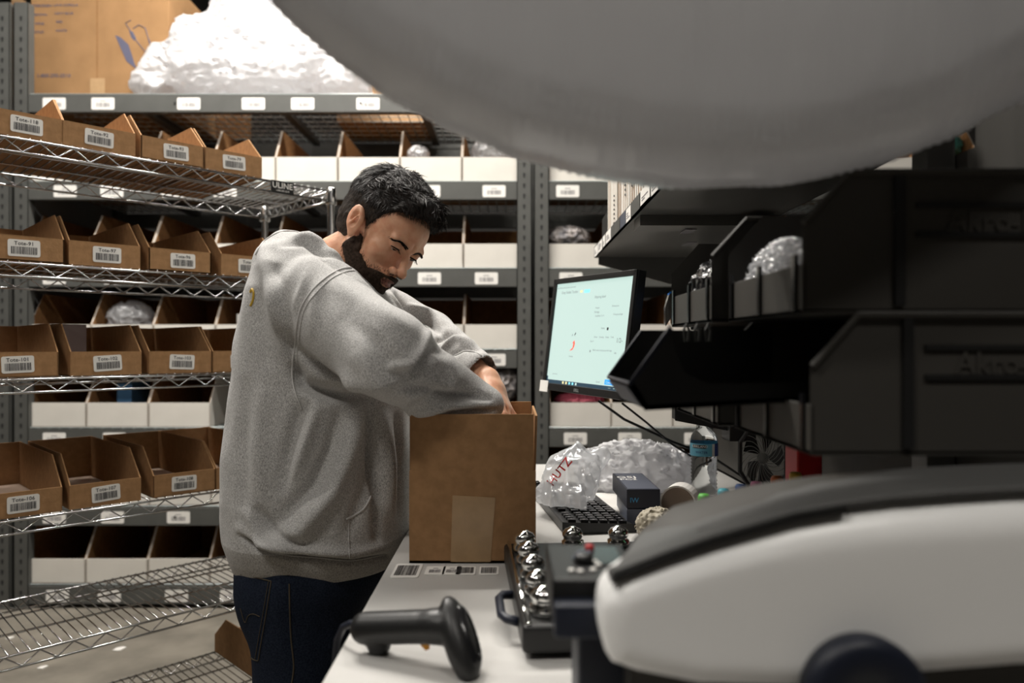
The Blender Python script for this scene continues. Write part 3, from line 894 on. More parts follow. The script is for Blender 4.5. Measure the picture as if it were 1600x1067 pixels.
# scoop tray poking out of the near lower bin
t = thing('scoop_tray', 'black plastic scoop tray jutting out left of the nearest bins', 'tray', (.24, .84, 1.205))
q = .79
pr = [P(1045, 512, q), P(985, 600, q), P(1008, 640, q)]
x1 = .34
mb = MB()
a, b_, c_ = [(p.x, p.z) for p in pr]
for y in (.965,): mb.prism([(x1, 1.225), (x1, a[1]), a, b_, c_], 'y', y, y + .004, 'black')
mb.prism([(x1, 1.225), (x1, 1.24), (.21, 1.238), (.185, 1.25), (.172, 1.28), a, b_, c_], 'y', q, q + .004, 'black')
mb.prism([c_, (x1, 1.222), (x1, 1.226), (c_[0], c_[1] + .004)], 'y', q, .965, 'black')
mb.prism([b_, c_, (c_[0] + .004, c_[1] + .002), (b_[0] + .004, b_[1])], 'y', q, .965, 'black')
mb.build('tray_body', t, bevel=.001)
MB().tube([(a[0] + .002, .965, a[1]), (b_[0], .965, b_[1]), (b_[0], q, b_[1]), (a[0] + .002, q, a[1])], .003, 'navy_black', 6).build('rolled_rim', t)
mb = MB().prism([(b_[0] - .001, b_[1] - .004), (c_[0] - .0015, c_[1] + .002), (c_[0] - .002, c_[1] + .002), (b_[0] - .0022, b_[1] - .004)], 'y', q + .01, .95, 'box_grey'); mb.build('lip_highlight', t)  # slate plate stands in for the bluish highlight on the front lip
for i in range(3):
    x = .225 + i * .014
    tag(MB().tube([(x, .955, 1.285), (x - .002, .955, 1.30), (x + .001, .955, 1.308), (x + .005, .955, 1.30), (x + .004, .955, 1.285)], .0022, 'rack', 6).build('wire_clip', origin=(x, .93, 1.228)),
        'thin bent metal clip standing in the scoop tray, ' + ('nearest the monitor', 'between two others', 'nearest the stacking bins')[i], 'clip')
t = thing('tape_gun', 'blue tape gun hanging behind the upper bins, beside the monitor', 'tape gun', tuple(P(1058, 480, 1.62)))
Yg = 1.62
def pg(*pts): return [(P(a, b, Yg).x, P(a, b, Yg).z) for a, b in pts]
MB().prism(pg((1047, 457), (1068, 455), (1074, 480), (1070, 500), (1056, 500), (1050, 488)), 'y', Yg, Yg + .03, 'blue').build('side_plate', t, bevel=.002)
MB().prism(pg((1046, 460), (1052, 458), (1048, 495), (1040, 508), (1040, 480)), 'y', Yg - .004, Yg + .02, 'chrome').build('blade_guard', t, bevel=.001)
MB().tube([P(1064, 486, Yg - .002), P(1064, 486, Yg - .008)], .005, 'chrome', 10).build('screw', t)
MB().tube([P(1072, 470, Yg + .015), P(1120, 455, Yg + .1), P(1180, 445, Yg + .15)], .006, 'rack', 8).build('handle', t)

# ---------------------------------------------------------------- monitor
R3 = Matrix.Rotation(math.radians(-63.1), 4, 'Z') @ Matrix.Rotation(math.radians(-7.1), 4, 'X') @ Matrix.Rotation(math.radians(1), 4, 'Y')
MC = Vector((.187, 1.835, H + .028)); TM = Matrix.Translation(MC) @ R3
t = thing('monitor', 'black flat-screen monitor showing a pale green-white web page', 'monitor', tuple(MC))
w_, h_ = .375, .30
mb = MB()
mb.box((-w_ / 2, .0, -h_ / 2), (w_ / 2, .022, h_ / 2), 'black', TM)
mb.box((-w_ / 2, -.006, h_ / 2 - .014), (w_ / 2, .0, h_ / 2), 'black', TM); mb.box((-w_ / 2, -.006, -h_ / 2), (w_ / 2, .0, -h_ / 2 + .019), 'black', TM)
mb.box((-w_ / 2, -.006, -h_ / 2), (-w_ / 2 + .013, .0, h_ / 2), 'black', TM); mb.box((w_ / 2 - .013, -.006, -h_ / 2), (w_ / 2, .0, h_ / 2), 'black', TM)
mb.box((-.12, .022, -.1), (.12, .045, .1), 'black', TM)
mb.build('housing', t, bevel=.0015)
mb = MB(); W, Hh = w_ - .026, h_ - .033
def sq(u0, v0, u1, v1, m, d=.0005):  # screen fractions, v from top
    x0, x1 = -W / 2 + u0 * W, -W / 2 + u1 * W; z1, z0 = h_ / 2 - .014 - v0 * Hh, h_ / 2 - .014 - v1 * Hh
    mb.add([TM @ Vector(p) for p in ((x0, -d, z0), (x1, -d, z0), (x1, -d, z1), (x0, -d, z1))], [(0, 1, 2, 3)], m)
def st(u, v, s, txt, m='screen_grey'):
    mb.text(txt, s, m, TM @ Matrix.Translation((-W / 2 + u * W, -.0012, h_ / 2 - .014 - v * Hh)))
sq(0, 0, 1, 1, 'screen', .0004)
sq(0, .965, 1, 1, 'screen_dark', .0008)
for i, c in enumerate(('screen_yellow', 'screen_yellow', 'screen_cyan', 'screen_cyan', 'screen')): sq(.24 + i * .045, .971, .262 + i * .045, .994, c, .0012)
sq(0, .93, .02, 1, 'screen_dark', .0009)
st(.2, .105, .010, 'Grey Rabbit Tandon'); st(.14, .05, .006, 'https://admin.orders/products/inventory')
sq(.345, .085, .375, .105, 'screen_yellow'); sq(.40, .08, .475, .112, 'screen_cyan')
st(.62, .17, .009, 'Shipping label'); st(.60, .27, .006, 'Weight'); st(.82, .26, .006, 'Dimensions'); st(.60, .31, .007, 'Package'); st(.64, .345, .006, 'Small flat 12 x 9'); st(.86, .335, .006, 'Change package')
st(.70, .46, .007, 'Items'); sq(.745, .445, .765, .47, 'ink'); st(.72, .54, .006, 'Order    Quantity    Status    Total'); st(.91, .58, .016, '1/2-'); st(.58, .58, .006, 'Size 9')
sq(.56, .655, .575, .675, 'screen_grey'); st(.72, .66, .006, 'Black mesh running top with logo'); st(.88, .68, .006, 'Edit'); st(.32, .73, .006, 'Preview'); st(.12, .91, .005, 'powered by'); st(.71, .945, .006, 'Cancel')
sq(.79, .91, .94, .955, 'screen_blue'); st(.85, .945, .009, 'Confirm', 'screen')
def poly(pts, m):
    mb.add([TM @ Vector((-W / 2 + u * W, -.0012, h_ / 2 - .014 - v * Hh)) for u, v in pts], [tuple(range(len(pts)))], m)
poly([(.29, .67), (.33, .64), (.335, .59), (.315, .60), (.345, .565), (.355, .60), (.35, .63), (.33, .66)], 'screen_red')
poly([(.335, .515), (.35, .49), (.355, .50), (.342, .52), (.35, .535)], 'ink'); poly([(.30, .53), (.31, .50), (.315, .52)], 'screen_grey')
sq(.935, .975, .95, .99, 'screen', .0012); sq(.9, .98, .92, .985, 'screen', .0012); sq(.84, .98, .87, .986, 'screen_grey', .0012)
mb.build('screen', t)
mb = MB(); mb.text('DELL', .0105, 'wire', TM @ Matrix.Translation((-.01, -.0068, -h_ / 2 + .005))); mb.build('maker_name', t)
mb = MB(); mb.box((-.006 - w_ / 2, -.0085, -h_ / 2 - .006), (-w_ / 2 + .036, -.0065, -h_ / 2 + .024), 'paper', TM @ Matrix.Rotation(math.radians(0), 4, 'Y')); mb.build('paper_note', t)
MB().tube([TM @ Vector((0, .04, 0)), TM @ Vector((.03, .12, .0)), Vector((.45, 2.12, 1.22)), Vector((.59, 2.28, 1.2))], .014, 'black', 8).build('mounting_arm', t)
t = MB().tube([P(935, 626, 1.86), P(975, 655, 1.85), P(1050, 690, 1.86), P(1110, 712, 1.9), P(1160, 745, 1.95), P(1200, 775, 1.98)], .0034, 'black', 8)
tag(t.build('cable', origin=tuple(P(935, 626, 1.86)), smooth=True), 'black cable drooping from under the monitor, left of the pair', 'cable')
t = MB().tube([P(972, 630, 1.78), P(1010, 660, 1.8), P(1050, 694, 1.84), P(1085, 716, 1.9), P(1130, 738, 1.93), P(1180, 765, 1.95)], .0028, 'black', 8)
tag(t.build('cable', origin=tuple(P(972, 630, 1.78)), smooth=True), 'black cable drooping from under the monitor, right of the pair', 'cable')
t = thing('power_strip', 'black power strip fixed below the stacking bins', 'power strip', tuple(P(1096, 650, 1.62)))
MB().prism([(P(1056, 632, 1.62).x, P(0, 632, 1.62).z), (P(1140, 640, 1.62).x, P(0, 640, 1.62).z), (P(1140, 672, 1.62).x, P(0, 672, 1.62).z), (P(1056, 656, 1.62).x, P(0, 656, 1.62).z)], 'y', 1.62, 1.66, 'black').build('body', t, bevel=.002)
MB().box(P(1140, 690, 1.60), P(1168, 640, 1.66), 'black').box(P(1160, 660, 1.62), (.617, 1.64, P(0, 645, 1.62).z), 'black').build('plug_block', t, bevel=.002)

# ---------------------------------------------------------------- open carton being packed
t = thing('open_carton', 'tall open brown carton with upright flaps, both hands of the man inside it', 'carton', (-.067, 1.36, TZ))
X0, X1, Y0, Y1, ZB = -.1745, .0405, 1.25, 1.47, 1.067; k = .004
mb = MB(); mb.box((X0, Y0, TZ + .001), (X1, Y1, TZ + .001 + k), 'kraft'); mb.box((X0, Y0, TZ + .001), (X1, Y0 + k, ZB), 'kraft'); mb.box((X0, Y1 - k, TZ + .001), (X1, Y1, ZB), 'kraft')
mb.box((X0, Y0 + k, TZ + .001), (X0 + k, Y1 - k, ZB), 'kraft'); mb.box((X1 - k, Y0 + k, TZ + .001), (X1, Y1 - k, ZB), 'kraft'); mb.build('carton_body', t)
zt = 1.1635
MB().box((X0 + .003, Y0, ZB), (X1 - .004, Y0 + k, zt), 'kraft').build('front_flap', t)
MB().prism([(Y1, ZB), (Y1 + .012, zt + .004), (Y1 + .008, zt + .004), (Y1 - k, ZB)], 'x', X0 + .003, X1 - .002, 'kraft').build('back_flap', t)
MB().prism([(X1, ZB), (X1 + .003, zt - .003), (X1 - .001, zt - .003), (X1 - k, ZB)], 'y', Y0 + .006, Y1 - .004, 'kraft').build('side_flap', t)
MB().prism([(X0 + k, ZB), (X0 + .004, zt - .002), (X0, zt - .002), (X0, ZB)], 'y', Y0 + .006, Y1 - .004, 'kraft').build('side_flap', t)
xa, xb = sx(707, Y0), sx(774, Y0)
MB().prism([(xa - .003, TZ + .003), (xb - .008, TZ + .003), (xb, TZ + .112), (xa, TZ + .116)], 'y', Y0 - .0006, Y0, 'tape').build('tape_strip', t)

# stickers on the worktop
def flat(x, y, rz=0): return Matrix.Translation((x, y, TZ + .0007)) @ Matrix.Rotation(rz, 4, 'Z') @ frame((0, 0, 0), (1, 0, 0), (0, 1, 0))
st_y = .37 * F / (892 - HY)
for i, (px, wd, hd, soft, lb) in enumerate(((636, .045, .075, False, 'white barcode sticker on the worktop at the left corner of the open carton'), (680, .032, .045, True, 'torn beige sticker residue on the worktop, second from the left'), (706, .030, .045, True, 'worn beige sticker on the worktop, middle of the row'),
                                            (728, .032, .045, False, 'white square sticker on the worktop, second from the right of the row'), (764, .032, .045, False, 'white square sticker on the worktop nearest the black scale'))):
    mb = MB(); label_mesh(mb, flat(sx(px, st_y), st_y, .0), wd, hd, None, i + 60, soft=soft)
    tag(mb.build('sticker', origin=(sx(px, st_y), st_y, TZ)), lb, 'sticker', 'stickers on the worktop')

# ---------------------------------------------------------------- barcode scanner
hd0, hd1 = P(702, 945, .86), P(735, 1060, .82); hc = (hd0 + hd1) / 2; zl = (hd0 - hd1).normalized(); nx = Vector((.93, -.36, 0)); nx = (nx - zl * nx.dot(zl)).normalized(); ny = zl.cross(nx)
RM = [[nx[0], nx[1], nx[2]], [ny[0], ny[1], ny[2]], [zl[0], zl[1], zl[2]]]; RMt = [[RM[j][i] for j in range(3)] for i in range(3)]
def scan_f(G):
    d = chain(G, [P(572, 981, .885), P(690, 978, .85)], [.0190, .0195], .01)
    d = smin(d, sell(G, P(592, 1003, .885), (.015, .013, .018)), .005)
    d = smin(d, scap(G, P(680, 978, .852), hc + zl * .014 - nx * .004, .0185, .0185), .006)
    d = smin(d, sell(G, hc, (.0175, .0245, .052), RMt), .004)
    return np.maximum(d, -(G[0] * 0) + (TZ + .001 - G[2]))
t = thing('barcode_scanner', 'dark grey handheld barcode scanner lying on the near end of the worktop', 'barcode scanner', (-.11, .86, TZ))
V, Q = surface_nets(scan_f, (-.20, .78, .90), (-.01, .93, 1.02), .0022)
np_mesh('body', V, Q, ['black'], t)
def win_f(G): return np.maximum(sell(G, hc + nx * .008, (.0145, .0175, .040), RMt), -sell(G, hc + nx * .024, (.010, .014, .034), RMt))
V, Q = surface_nets(win_f, tuple(hc - Vector((.06, .06, .06))), tuple(hc + Vector((.06, .06, .06))), .0016)
np_mesh('scan_window', V, Q, ['black_gloss'], t)
MB().tube([P(664, 1004, .855), P(668, 1014, .855)], [.006, .003], 'amber', 8).build('trigger', t)
MB().tube([P(566, 975, .886), P(548, 974, .90), P(536, 980, .91), P(527, 1000, .92), P(524, 1030, .925), P(520, 1090, .93)], .0042, 'navy_black', 10).build('cable', t, smooth=True)
tag(MB().tube([P(802, 1052, .86), P(812, 1047, .87), P(822, 1045, .87)], [.0015, .0025, .001], 'orange', 5).build('debris_scrap', origin=tuple(P(802, 1052, .86))), 'tiny orange scrap on the worktop right of the scanner', 'scrap')

# ---------------------------------------------------------------- black scale with chrome knobs
t = thing('bench_scale', 'flat black scale with chrome domed knobs around its top', 'scale', (.12, 1.04, TZ))
T = Matrix.Translation((.012, .86, 0)) @ Matrix.Rotation(math.radians(4), 4, 'Z')
LX, LY, ZS = .24, .365, .952
MB().box((0, 0, ZS - .034), (LX, LY, ZS), 'black', T).build('platform', t, bevel=.006, segs=3)
MB().box((.012, .015, TZ + .002), (LX - .012, LY - .015, ZS - .034), 'black', T).build('base', t, bevel=.004)
MB().tube([T @ Vector((.008, .004, ZS + .001)), T @ Vector((.008, LY - .004, ZS + .001))], .0035, 'chrome_bright', 8).build('edge_highlight', t, smooth=True)  # bright tube models the highlight along the left top edge
MB().tube([T @ Vector(p) for p in ((0, .06, .935), (-.014, .065, .937), (-.020, .08, .937), (-.020, .14, .937), (-.014, .155, .937), (0, .16, .935))], .006, 'navy_black', 8).build('side_handle', t, smooth=True)
kp = [(.030, .31), (.030, .245), (.030, .175), (.030, .105), (.030, .04), (.11, .33), (.185, .33), (.21, .25), (.21, .17)]
kn = None
for x, y in kp:
    if kn is None:
        mb = MB(); mb.lathe([(.0165, 0), (.018, .002), (.018, .011), (.015, .013), (.015, .017), (.0168, .019), (.0163, .025), (.0125, .030), (.007, .032), (.005, .034), (.001, .035)], 'chrome_bright', (0, 0, 0), 20)
        kn = k_ = mb.build('knob', t, world=False, smooth=True)
    else: k_ = kn.copy(); C.objects.link(k_); k_.parent = t
    v = T @ Vector((x, y, ZS)); k_.location = v - t.location

# ---------------------------------------------------------------- big white machine in front
YM = .55
def mp(px, py, Y=YM): return (sx(px, Y), H - (py - HY) / F * Y)
t = thing('packing_machine', 'large white rounded machine with grey lid, nearest thing at lower right', 'machine', (.32, .63, TZ))
topc = [(985, 895), (1050, 870), (1120, 846), (1250, 808), (1330, 794), (1400, 785), (1500, 777), (1600, 771), (1800, 766)]
prof = [mp(*p) for p in [(936, 985), (934, 965), (938, 944), (946, 932), (962, 917)] + [(a, b + 7) for a, b in topc] + [(1830, 780), (1830, 1045), (1600, 1050), (1430, 1064), (1250, 1092), (1100, 1083), (1000, 1060), (955, 1046), (942, 1030)]]
shell_plate([mp(*p) for p in [(942, 985), (943, 960), (946, 944), (952, 932), (964, 917)] + [(a, b + 7) for a, b in topc] + [(1830, 772)]],
            [mp(*p) for p in [(942, 985), (945, 1010), (950, 1030), (960, 1046), (1000, 1060), (1100, 1080), (1250, 1084), (1430, 1064), (1600, 1050), (1830, 1045)]],
            [mp(*p) for p in [(934, 960), (1000, 932), (1100, 900), (1200, 874), (1300, 856), (1400, 844), (1600, 830), (1830, 826)]], YM, YM + .05, .022, 'white_plastic').build('white_body', t, smooth=True)
MB().prism([mp(*p) for p in [(1045, 1040), (1040, 925), (1060, 905)] + [(a, b + 14) for a, b in topc[2:]] + [(1830, 790), (1830, 1040)]], 'y', YM + .042, YM + .15, 'bin_black').build('rear_body', t, bevel=.006)
MB().prism([mp(*p) for p in ((1000, 1050), (1830, 1030), (1830, 1312), (1000, 1312))], 'y', YM + .02, YM + .12, 'bin_black').build('base', t, bevel=.004)
tp = [mp(a, b - 8) for a, b in [(957, 905)] + topc]; bt = [mp(a, b + 3) for a, b in [(957, 905)] + topc]
farp = [(1000, 832), (1012, 824), (1050, 808), (1100, 790), (1200, 760), (1270, 746), (1340, 738), (1430, 730), (1560, 724), (1800, 718)]
YF = YM + .158
fp = [mp(a, b, YF) for a, b in farp]; fb = [(x, z - .010) for x, z in fp]
nn = [(x, YM + .009, z) for x, z in tp] + [(x, YM + .009, z) for x, z in bt[::-1]]; ff = [(x, YF, z) for x, z in fp] + [(x, YF, z) for x, z in fb[::-1]]
k = len(nn); MB().add(nn + ff, [tuple(range(k)), tuple(reversed(range(k, 2 * k)))] + [(i, k + i, k + (i + 1) % k, (i + 1) % k) for i in range(k)], 'grey_lid').build('grey_lid', t, bevel=.004, segs=3)
MB().prism([mp(a, b + 1) for a, b in [(957, 905)] + topc[:5]] + [mp(a, b + 10) for a, b in [(957, 905)] + topc[:5]][::-1], 'y', YM + .006, YM + .03, 'black').build('lid_seam', t)
tw = Matrix.Rotation(math.radians(90), 4, 'X'); cx, cz = mp(1338, 1078)
MB().lathe([(.040, 0), (.0445, .003), (.0455, .012), (.0445, .020), (.038, .023), (.012, .023), (.011, .020)], 'navy_black', (cx, YM + .001, cz), 48, tw).build('round_knob', t, smooth=True)
mb = MB(); yh = .62
xa, xb = sx(862, yh), sx(962, yh)
mb.prism([(.62, 1.083), (.73, 1.083), (.73, 1.045), (.62, 1.053)], 'x', xa, xb + .02, 'black')
mb.build('control_head', t, bevel=.003)
MB().box((sx(905, yh), .63, TZ + .001), (.12, .70, 1.05), 'navy_black').box((sx(865, .61), .60, 1.040), (sx(960, .61), .625, 1.068), 'navy_black').build('head_column', t, bevel=.003)
MB().prism([(.066, 1.0835), (.1, 1.0835), (.1, 1.0845), (.066, 1.0845)], 'y', .66, .715, 'black_gloss').build('display', t)
def onp(px, py):
    Y = (H - 1.083) * F / (py - HY); return (sx(px, Y), Y, 1.0835)
MB().lathe([(.0045, 0), (.0045, .004), (.003, .006)], 'red', onp(921, 861), 16).build('red_button', t, smooth=True)
for px, py in ((893, 893), (907, 894), (927, 892), (935, 884), (929, 879)):
    MB().lathe([(.0028, 0), (.0028, .0015), (.0015, .002)], 'paper', onp(px, py), 12).build('button', t, smooth=True)
MB().lathe([(.009, 0), (.0085, .006), (.006, .008)], 'black', onp(912, 879), 20).build('dial', t, smooth=True)
mb = MB(); a = onp(893, 875); mb.prism([(a[0], a[1]), (a[0] + .012, a[1]), (a[0] + .022, a[1] + .025), (a[0] + .008, a[1] + .025)], 'z', a[2] + .001, a[2] + .0015, 'box_grey'); mb.build('printed_panel', t)

# marker pens standing behind the machine
t = thing('pen_tray', 'low black tray holding the marker pens behind the white machine', 'tray', (.38, 1.15, TZ))
MB().box((.28, 1.12, TZ + .001), (.48, 1.125, TZ + .09), 'black').box((.28, 1.175, TZ + .001), (.48, 1.18, TZ + .09), 'black').box((.28, 1.12, TZ + .001), (.48, 1.18, TZ + .006), 'black').box((.28, 1.12, TZ + .001), (.284, 1.18, TZ + .09), 'black').box((.476, 1.12, TZ + .001), (.48, 1.18, TZ + .09), 'black').build('tray_body', t)
for px, py, c, n in ((1100, 772, 'green', 'green'), (1131, 764, 'cyan', 'turquoise'), (1158, 757, 'navy', 'dark blue'), (1182, 753, 'pink', 'pink'), (1214, 744, 'orange', 'orange'), (1243, 738, 'yellow', 'yellow')):
    x = sx(px, 1.15); zt = H - (py - HY) / F * 1.15
    q = thing('marker_pen', f'marker pen with a {n} cap behind the grey lid', 'marker pen', (x, 1.15, TZ + .007), group='marker pens behind the machine')
    MB().lathe([(.007, TZ + .007), (.0075, zt - .03)], 'paper', (x, 1.15, 0), 14).build('barrel', q, smooth=True)
    MB().lathe([(.0095, zt - .035), (.0095, zt - .004), (.0075, zt)], c, (x, 1.15, 0), 14).build('cap', q, smooth=True)

# ---------------------------------------------------------------- roll of bubble film overhead
RC = Vector((.181, 0, 1.975)); RR = .55
t = thing('bubble_wrap_roll', 'huge grey-white roll of bubble wrap hanging close overhead', 'bubble wrap roll', (RC.x, .77, RC.z))
seg = 700; pr = [(.05, .595), (.12, .600), (.22, .597), (.32, .602), (.42, .603), (.49, .610), (.525, .625), (.545, .645), (.550, .67), (.540, .72), (.525, .78), (.505, .84), (.480, .89), (.43, .92), (.05, .925)]
prof = []
for i in range(len(pr) - 1):
    n = 3 if pr[i][0] < .5 else 2
    for j in range(n): prof.append(tuple(pr[i][a] + (pr[i + 1][a] - pr[i][a]) * j / n for a in (0, 1)))
prof.append(pr[-1])
vs = []
for i, (r, y) in enumerate(prof):
    for k in range(seg):
        a = 2 * math.pi * k / seg
        e = .0016 * math.sin(a * 330 + i * 1.3) * (r > .45) + .006 * noise.noise(Vector((math.cos(a) * 2.2, math.sin(a) * 2.2, y * 4))) + .003 * noise.noise(Vector((math.cos(a) * 14, math.sin(a) * 14, y * 6)))
        ey = .004 * noise.noise(Vector((math.cos(a) * r * 6, math.sin(a) * r * 6, 3))) + .0012 * math.sin(r * 260)
        vs.append((RC.x + (r + e) * math.cos(a), y + ey, RC.z + (r + e) * math.sin(a)))
V = np.array(vs); n = len(prof)
Q = np.array([(i * seg + k, i * seg + (k + 1) % seg, (i + 1) * seg + (k + 1) % seg, (i + 1) * seg + k) for i in range(n - 1) for k in range(seg)])
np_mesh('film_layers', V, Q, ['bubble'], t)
MB().tube([(RC.x, .5, RC.z), (RC.x, 1.02, RC.z)], .045, 'kraft', 20).build('core_tube', t, smooth=True)
mb = MB()
for y in (.53, .99): mb.tube([(RC.x, y, RC.z + .045), (RC.x, y, 5.0)], .006, 'rack', 8)
mb.build('hanging_rods', t)

# ---------------------------------------------------------------- things beyond the carton
def kb():
    t = thing('keyboard', 'black computer keyboard lying askew beyond the open carton', 'keyboard', (.142, 1.665, TZ), math.radians(98))
    # local x = long axis (numpad end at -x, nearest the camera)
    MB().prism([(-.072, .001), (.072, .001), (.072, .022), (-.072, .014)], 'x', -.22, .22, 'black').build('case', t, world=False, bevel=.003)
    mb = MB()
    for r in range(6):
        y = -.058 + r * .0195 + (.006 if r == 5 else 0); x = -.21; zz = .0145 + (y + .072) / .144 * .008
        while x < .20:
            wd = .017 if not (r == 0 and -.03 < x < .06) else .08
            if r == 5 and int((x + .21) / .019) % 5 == 4: x += .012
            mb.prism([(x + .001, y), (x + wd - .001, y), (x + wd - .003, y + .015), (x + .003, y + .015)], 'z', zz, zz + .006, 'black_gloss')
            if wd < .05: mb.box((x + .006, y + .006, zz + .0061), (x + .009, y + .010, zz + .0064), 'ink_soft')
            x += wd + .0022
            if abs(x + .135) < .009 or abs(x + .075) < .009: x += .008
    mb.build('keys', t, world=False)
kb()
t = thing('clear_bag', 'clear plastic bag with red lettering slumped over the keyboard', 'plastic bag', (.135, 1.64, TZ + .03))
def bag_f(G):
    d = smin(sell(G, P(890, 750, 1.63), (.055, .05, .062)), sell(G, P(872, 780, 1.60), (.045, .05, .035)), .03)
    d = smin(d, scap(G, P(905, 725, 1.63), P(905, 702, 1.64), .024, .008), .02)
    d = smin(d, scap(G, P(925, 730, 1.64), P(944, 706, 1.66), .02, .008), .02)
    d = smin(d, scap(G, P(900, 760, 1.58), P(908, 812, 1.52), .018, .004), .02)
    d = d - .009 * (1 - 2 * np.abs(vnoise(G[0] * 30, G[1] * 30, G[2] * 16, 3))) - .004 * (1 - 2 * np.abs(vnoise(G[0] * 80, G[1] * 80, G[2] * 50, 5)))
    return np.maximum(d, TZ + .03 - G[2])
V, Q = surface_nets(bag_f, (.03, 1.5, TZ + .02), (.26, 1.75, 1.08), .0036)
bag = np_mesh('bag_film', V, Q, ['film'], t)
bvh = BVHTree.FromPolygons([tuple(v) for v in V], [tuple(q) for q in Q.tolist()])
def project(pts, bvh, off=.001, pull=None):
    """push points along the viewing side of a surface onto it"""
    out = []
    cpos = Vector((0, 0, H))
    for p in pts:
        d = (Vector(p) - cpos).normalized(); h = bvh.ray_cast(cpos, d)
        out.append(h[0] + h[1] * off if h[0] is not None else (pull and Vector(p)) or Vector(p))
    return out
mb = MB(); vs, fs = text_geo('HUTZ'); c0 = P(879, 741, 1.6); ca, sa = math.cos(math.radians(52)), math.sin(math.radians(52))
pts = [c0 + Vector(((x * ca - y * sa) * .026, 0, (x * sa + y * ca) * .026)) for x, y in vs]
mb.add(project(pts, bvh, .0015), fs, 'red'); mb.build('red_lettering', t)
crumple('plastic_film', (.325, 1.93, TZ + .045), (.15, .13, .062), ['heap_film'], 31, .35, 4, flat=TZ + .002, label='pile of white crumpled plastic film beyond the keyboard', cat='plastic film')
tag(MB().box((.19, 1.62, TZ + .001), (.33, 1.82, TZ + .006), 'paper').build('paper_stack', origin=(.26, 1.7, TZ)), 'flat white paper sheets between keyboard and dark boxes', 'paper')
for i in range(2):
    z = TZ + .001 + i * .0395
    T = Matrix.Translation((.2325, 1.49, z)) @ Matrix.Rotation(math.radians(-2 + 3 * i), 4, 'Z')
    t = thing('small_box', ['small plain dark blue box, lower of the two beyond the machine', 'small dark blue box with a white mark on its lid, upper of the two'][i], 'box', (.2325, 1.49, z), group='two small dark boxes')
    MB().box((0, 0, 0), (.068, .19, .0385), ['box_grey', 'box_navy'][i], T).build('box_body', t, bevel=.0015)
    if i:
        MB().box((.003, .004, .0386), (.065, .186, .0390), 'box_grey', T).build('lid_panel', t)
        mb = MB(); mb.text('G5J', .03, 'paper', T @ Matrix.Translation((.022, .125, .0394)) @ Matrix.Rotation(math.radians(-90), 4, 'X')); mb.text('PC2', .022, 'paper', T @ Matrix.Translation((.022, .10, .0394)) @ Matrix.Rotation(math.radians(-90), 4, 'X'))
        mb.text('IW', .014, 'label_blue', T @ Matrix.Translation((.015, -.0008, .012))); mb.build('printed_mark', t)
t = thing('tape_roll', 'roll of white tape with a brown side beside the dark boxes', 'tape roll', (.345, 1.53, TZ))
tr = Matrix.Rotation(math.radians(90), 4, 'X') ; tr = Matrix.Rotation(math.radians(-25), 4, 'Z') @ tr
MB().lathe([(.018, 0), (.038, 0), (.038, .002), (.038, -.045), (.018, -.045)], 'paper', (.345, 1.53, TZ + .041), 32, tr).build('white_tape', t)
MB().lathe([(.0175, .003), (.034, .003), (.034, 0), (.0175, -.04)], 'brown', (.345, 1.53, TZ + .041), 32, tr).build('brown_side', t)
crumple('beige_parts', (.275, 1.40, TZ + .028), (.035, .03, .03), ['khaki'], 41, .3, 4, flat=TZ + .001, label='beige plastic part between the dark boxes and the grey lid', cat='plastic part')
# bottle
bx, by = sx(1100, 1.78), 1.78
t = thing('water_bottle', 'clear plastic water bottle with a blue label', 'bottle', (bx, by, TZ))
pf = [(.004, .002), (.026, .001), (.0315, .006)]
for i in range(22): pf.append((.0315 - .0022 * (i % 2), .012 + i * .0042))
pf += [(.0325, .108), (.0325, .134), (.0325, .142), (.030, .153), (.022, .166), (.0145, .176), (.0125, .182), (.0125, .196)]
MB().lathe(pf, 'water', (bx, by, TZ), 32).build('bottle_body', t, smooth=True)
MB().lathe([(.0135, .183), (.0142, .184), (.0142, .196), (.013, .198), (.001, .198)], 'paper', (bx, by, TZ), 24).build('cap', t, smooth=True)
mb = MB()
for a0, a1, m in ((180, 250, 'label_cyan'), (250, 290, 'label_cyan'), (290, 303, 'paper'), (303, 345, 'label_navy'), (-15, 180, 'label_blue')):
    n = max(4, int((a1 - a0) / 8)); vs = []
    for k in range(n + 1):
        a = math.radians(a0 + (a1 - a0) * k / n); vs += [(bx + .0332 * math.cos(a), by + .0332 * math.sin(a), TZ + z) for z in (.106, .136)]
    mb.add(vs, [(2 * k, 2 * k + 2, 2 * k + 3, 2 * k + 1) for k in range(n)], m)
def wrap(txt, size, z, ac, m, r=.0336):
    vs, fs = text_geo(txt); mb.add([(bx + r * math.cos(math.radians(ac) + x * size / r), by + r * math.sin(math.radians(ac) + x * size / r), TZ + z + y * size) for x, y in vs], fs, m)
n = 6; vs = []
for k in range(n + 1):
    a = math.radians(205 + 60 * k / n); vs += [(bx + .0334 * math.cos(a), by + .0334 * math.sin(a), TZ + z) for z in (.125, .134)]
mb.add(vs, [(2 * k, 2 * k + 2, 2 * k + 3, 2 * k + 1) for k in range(n)], 'ink')
wrap('KIRKLAND', .0085, .127, 236, 'paper'); wrap('WATER', .0085, .113, 245, 'label_navy')
mb.build('label', t)
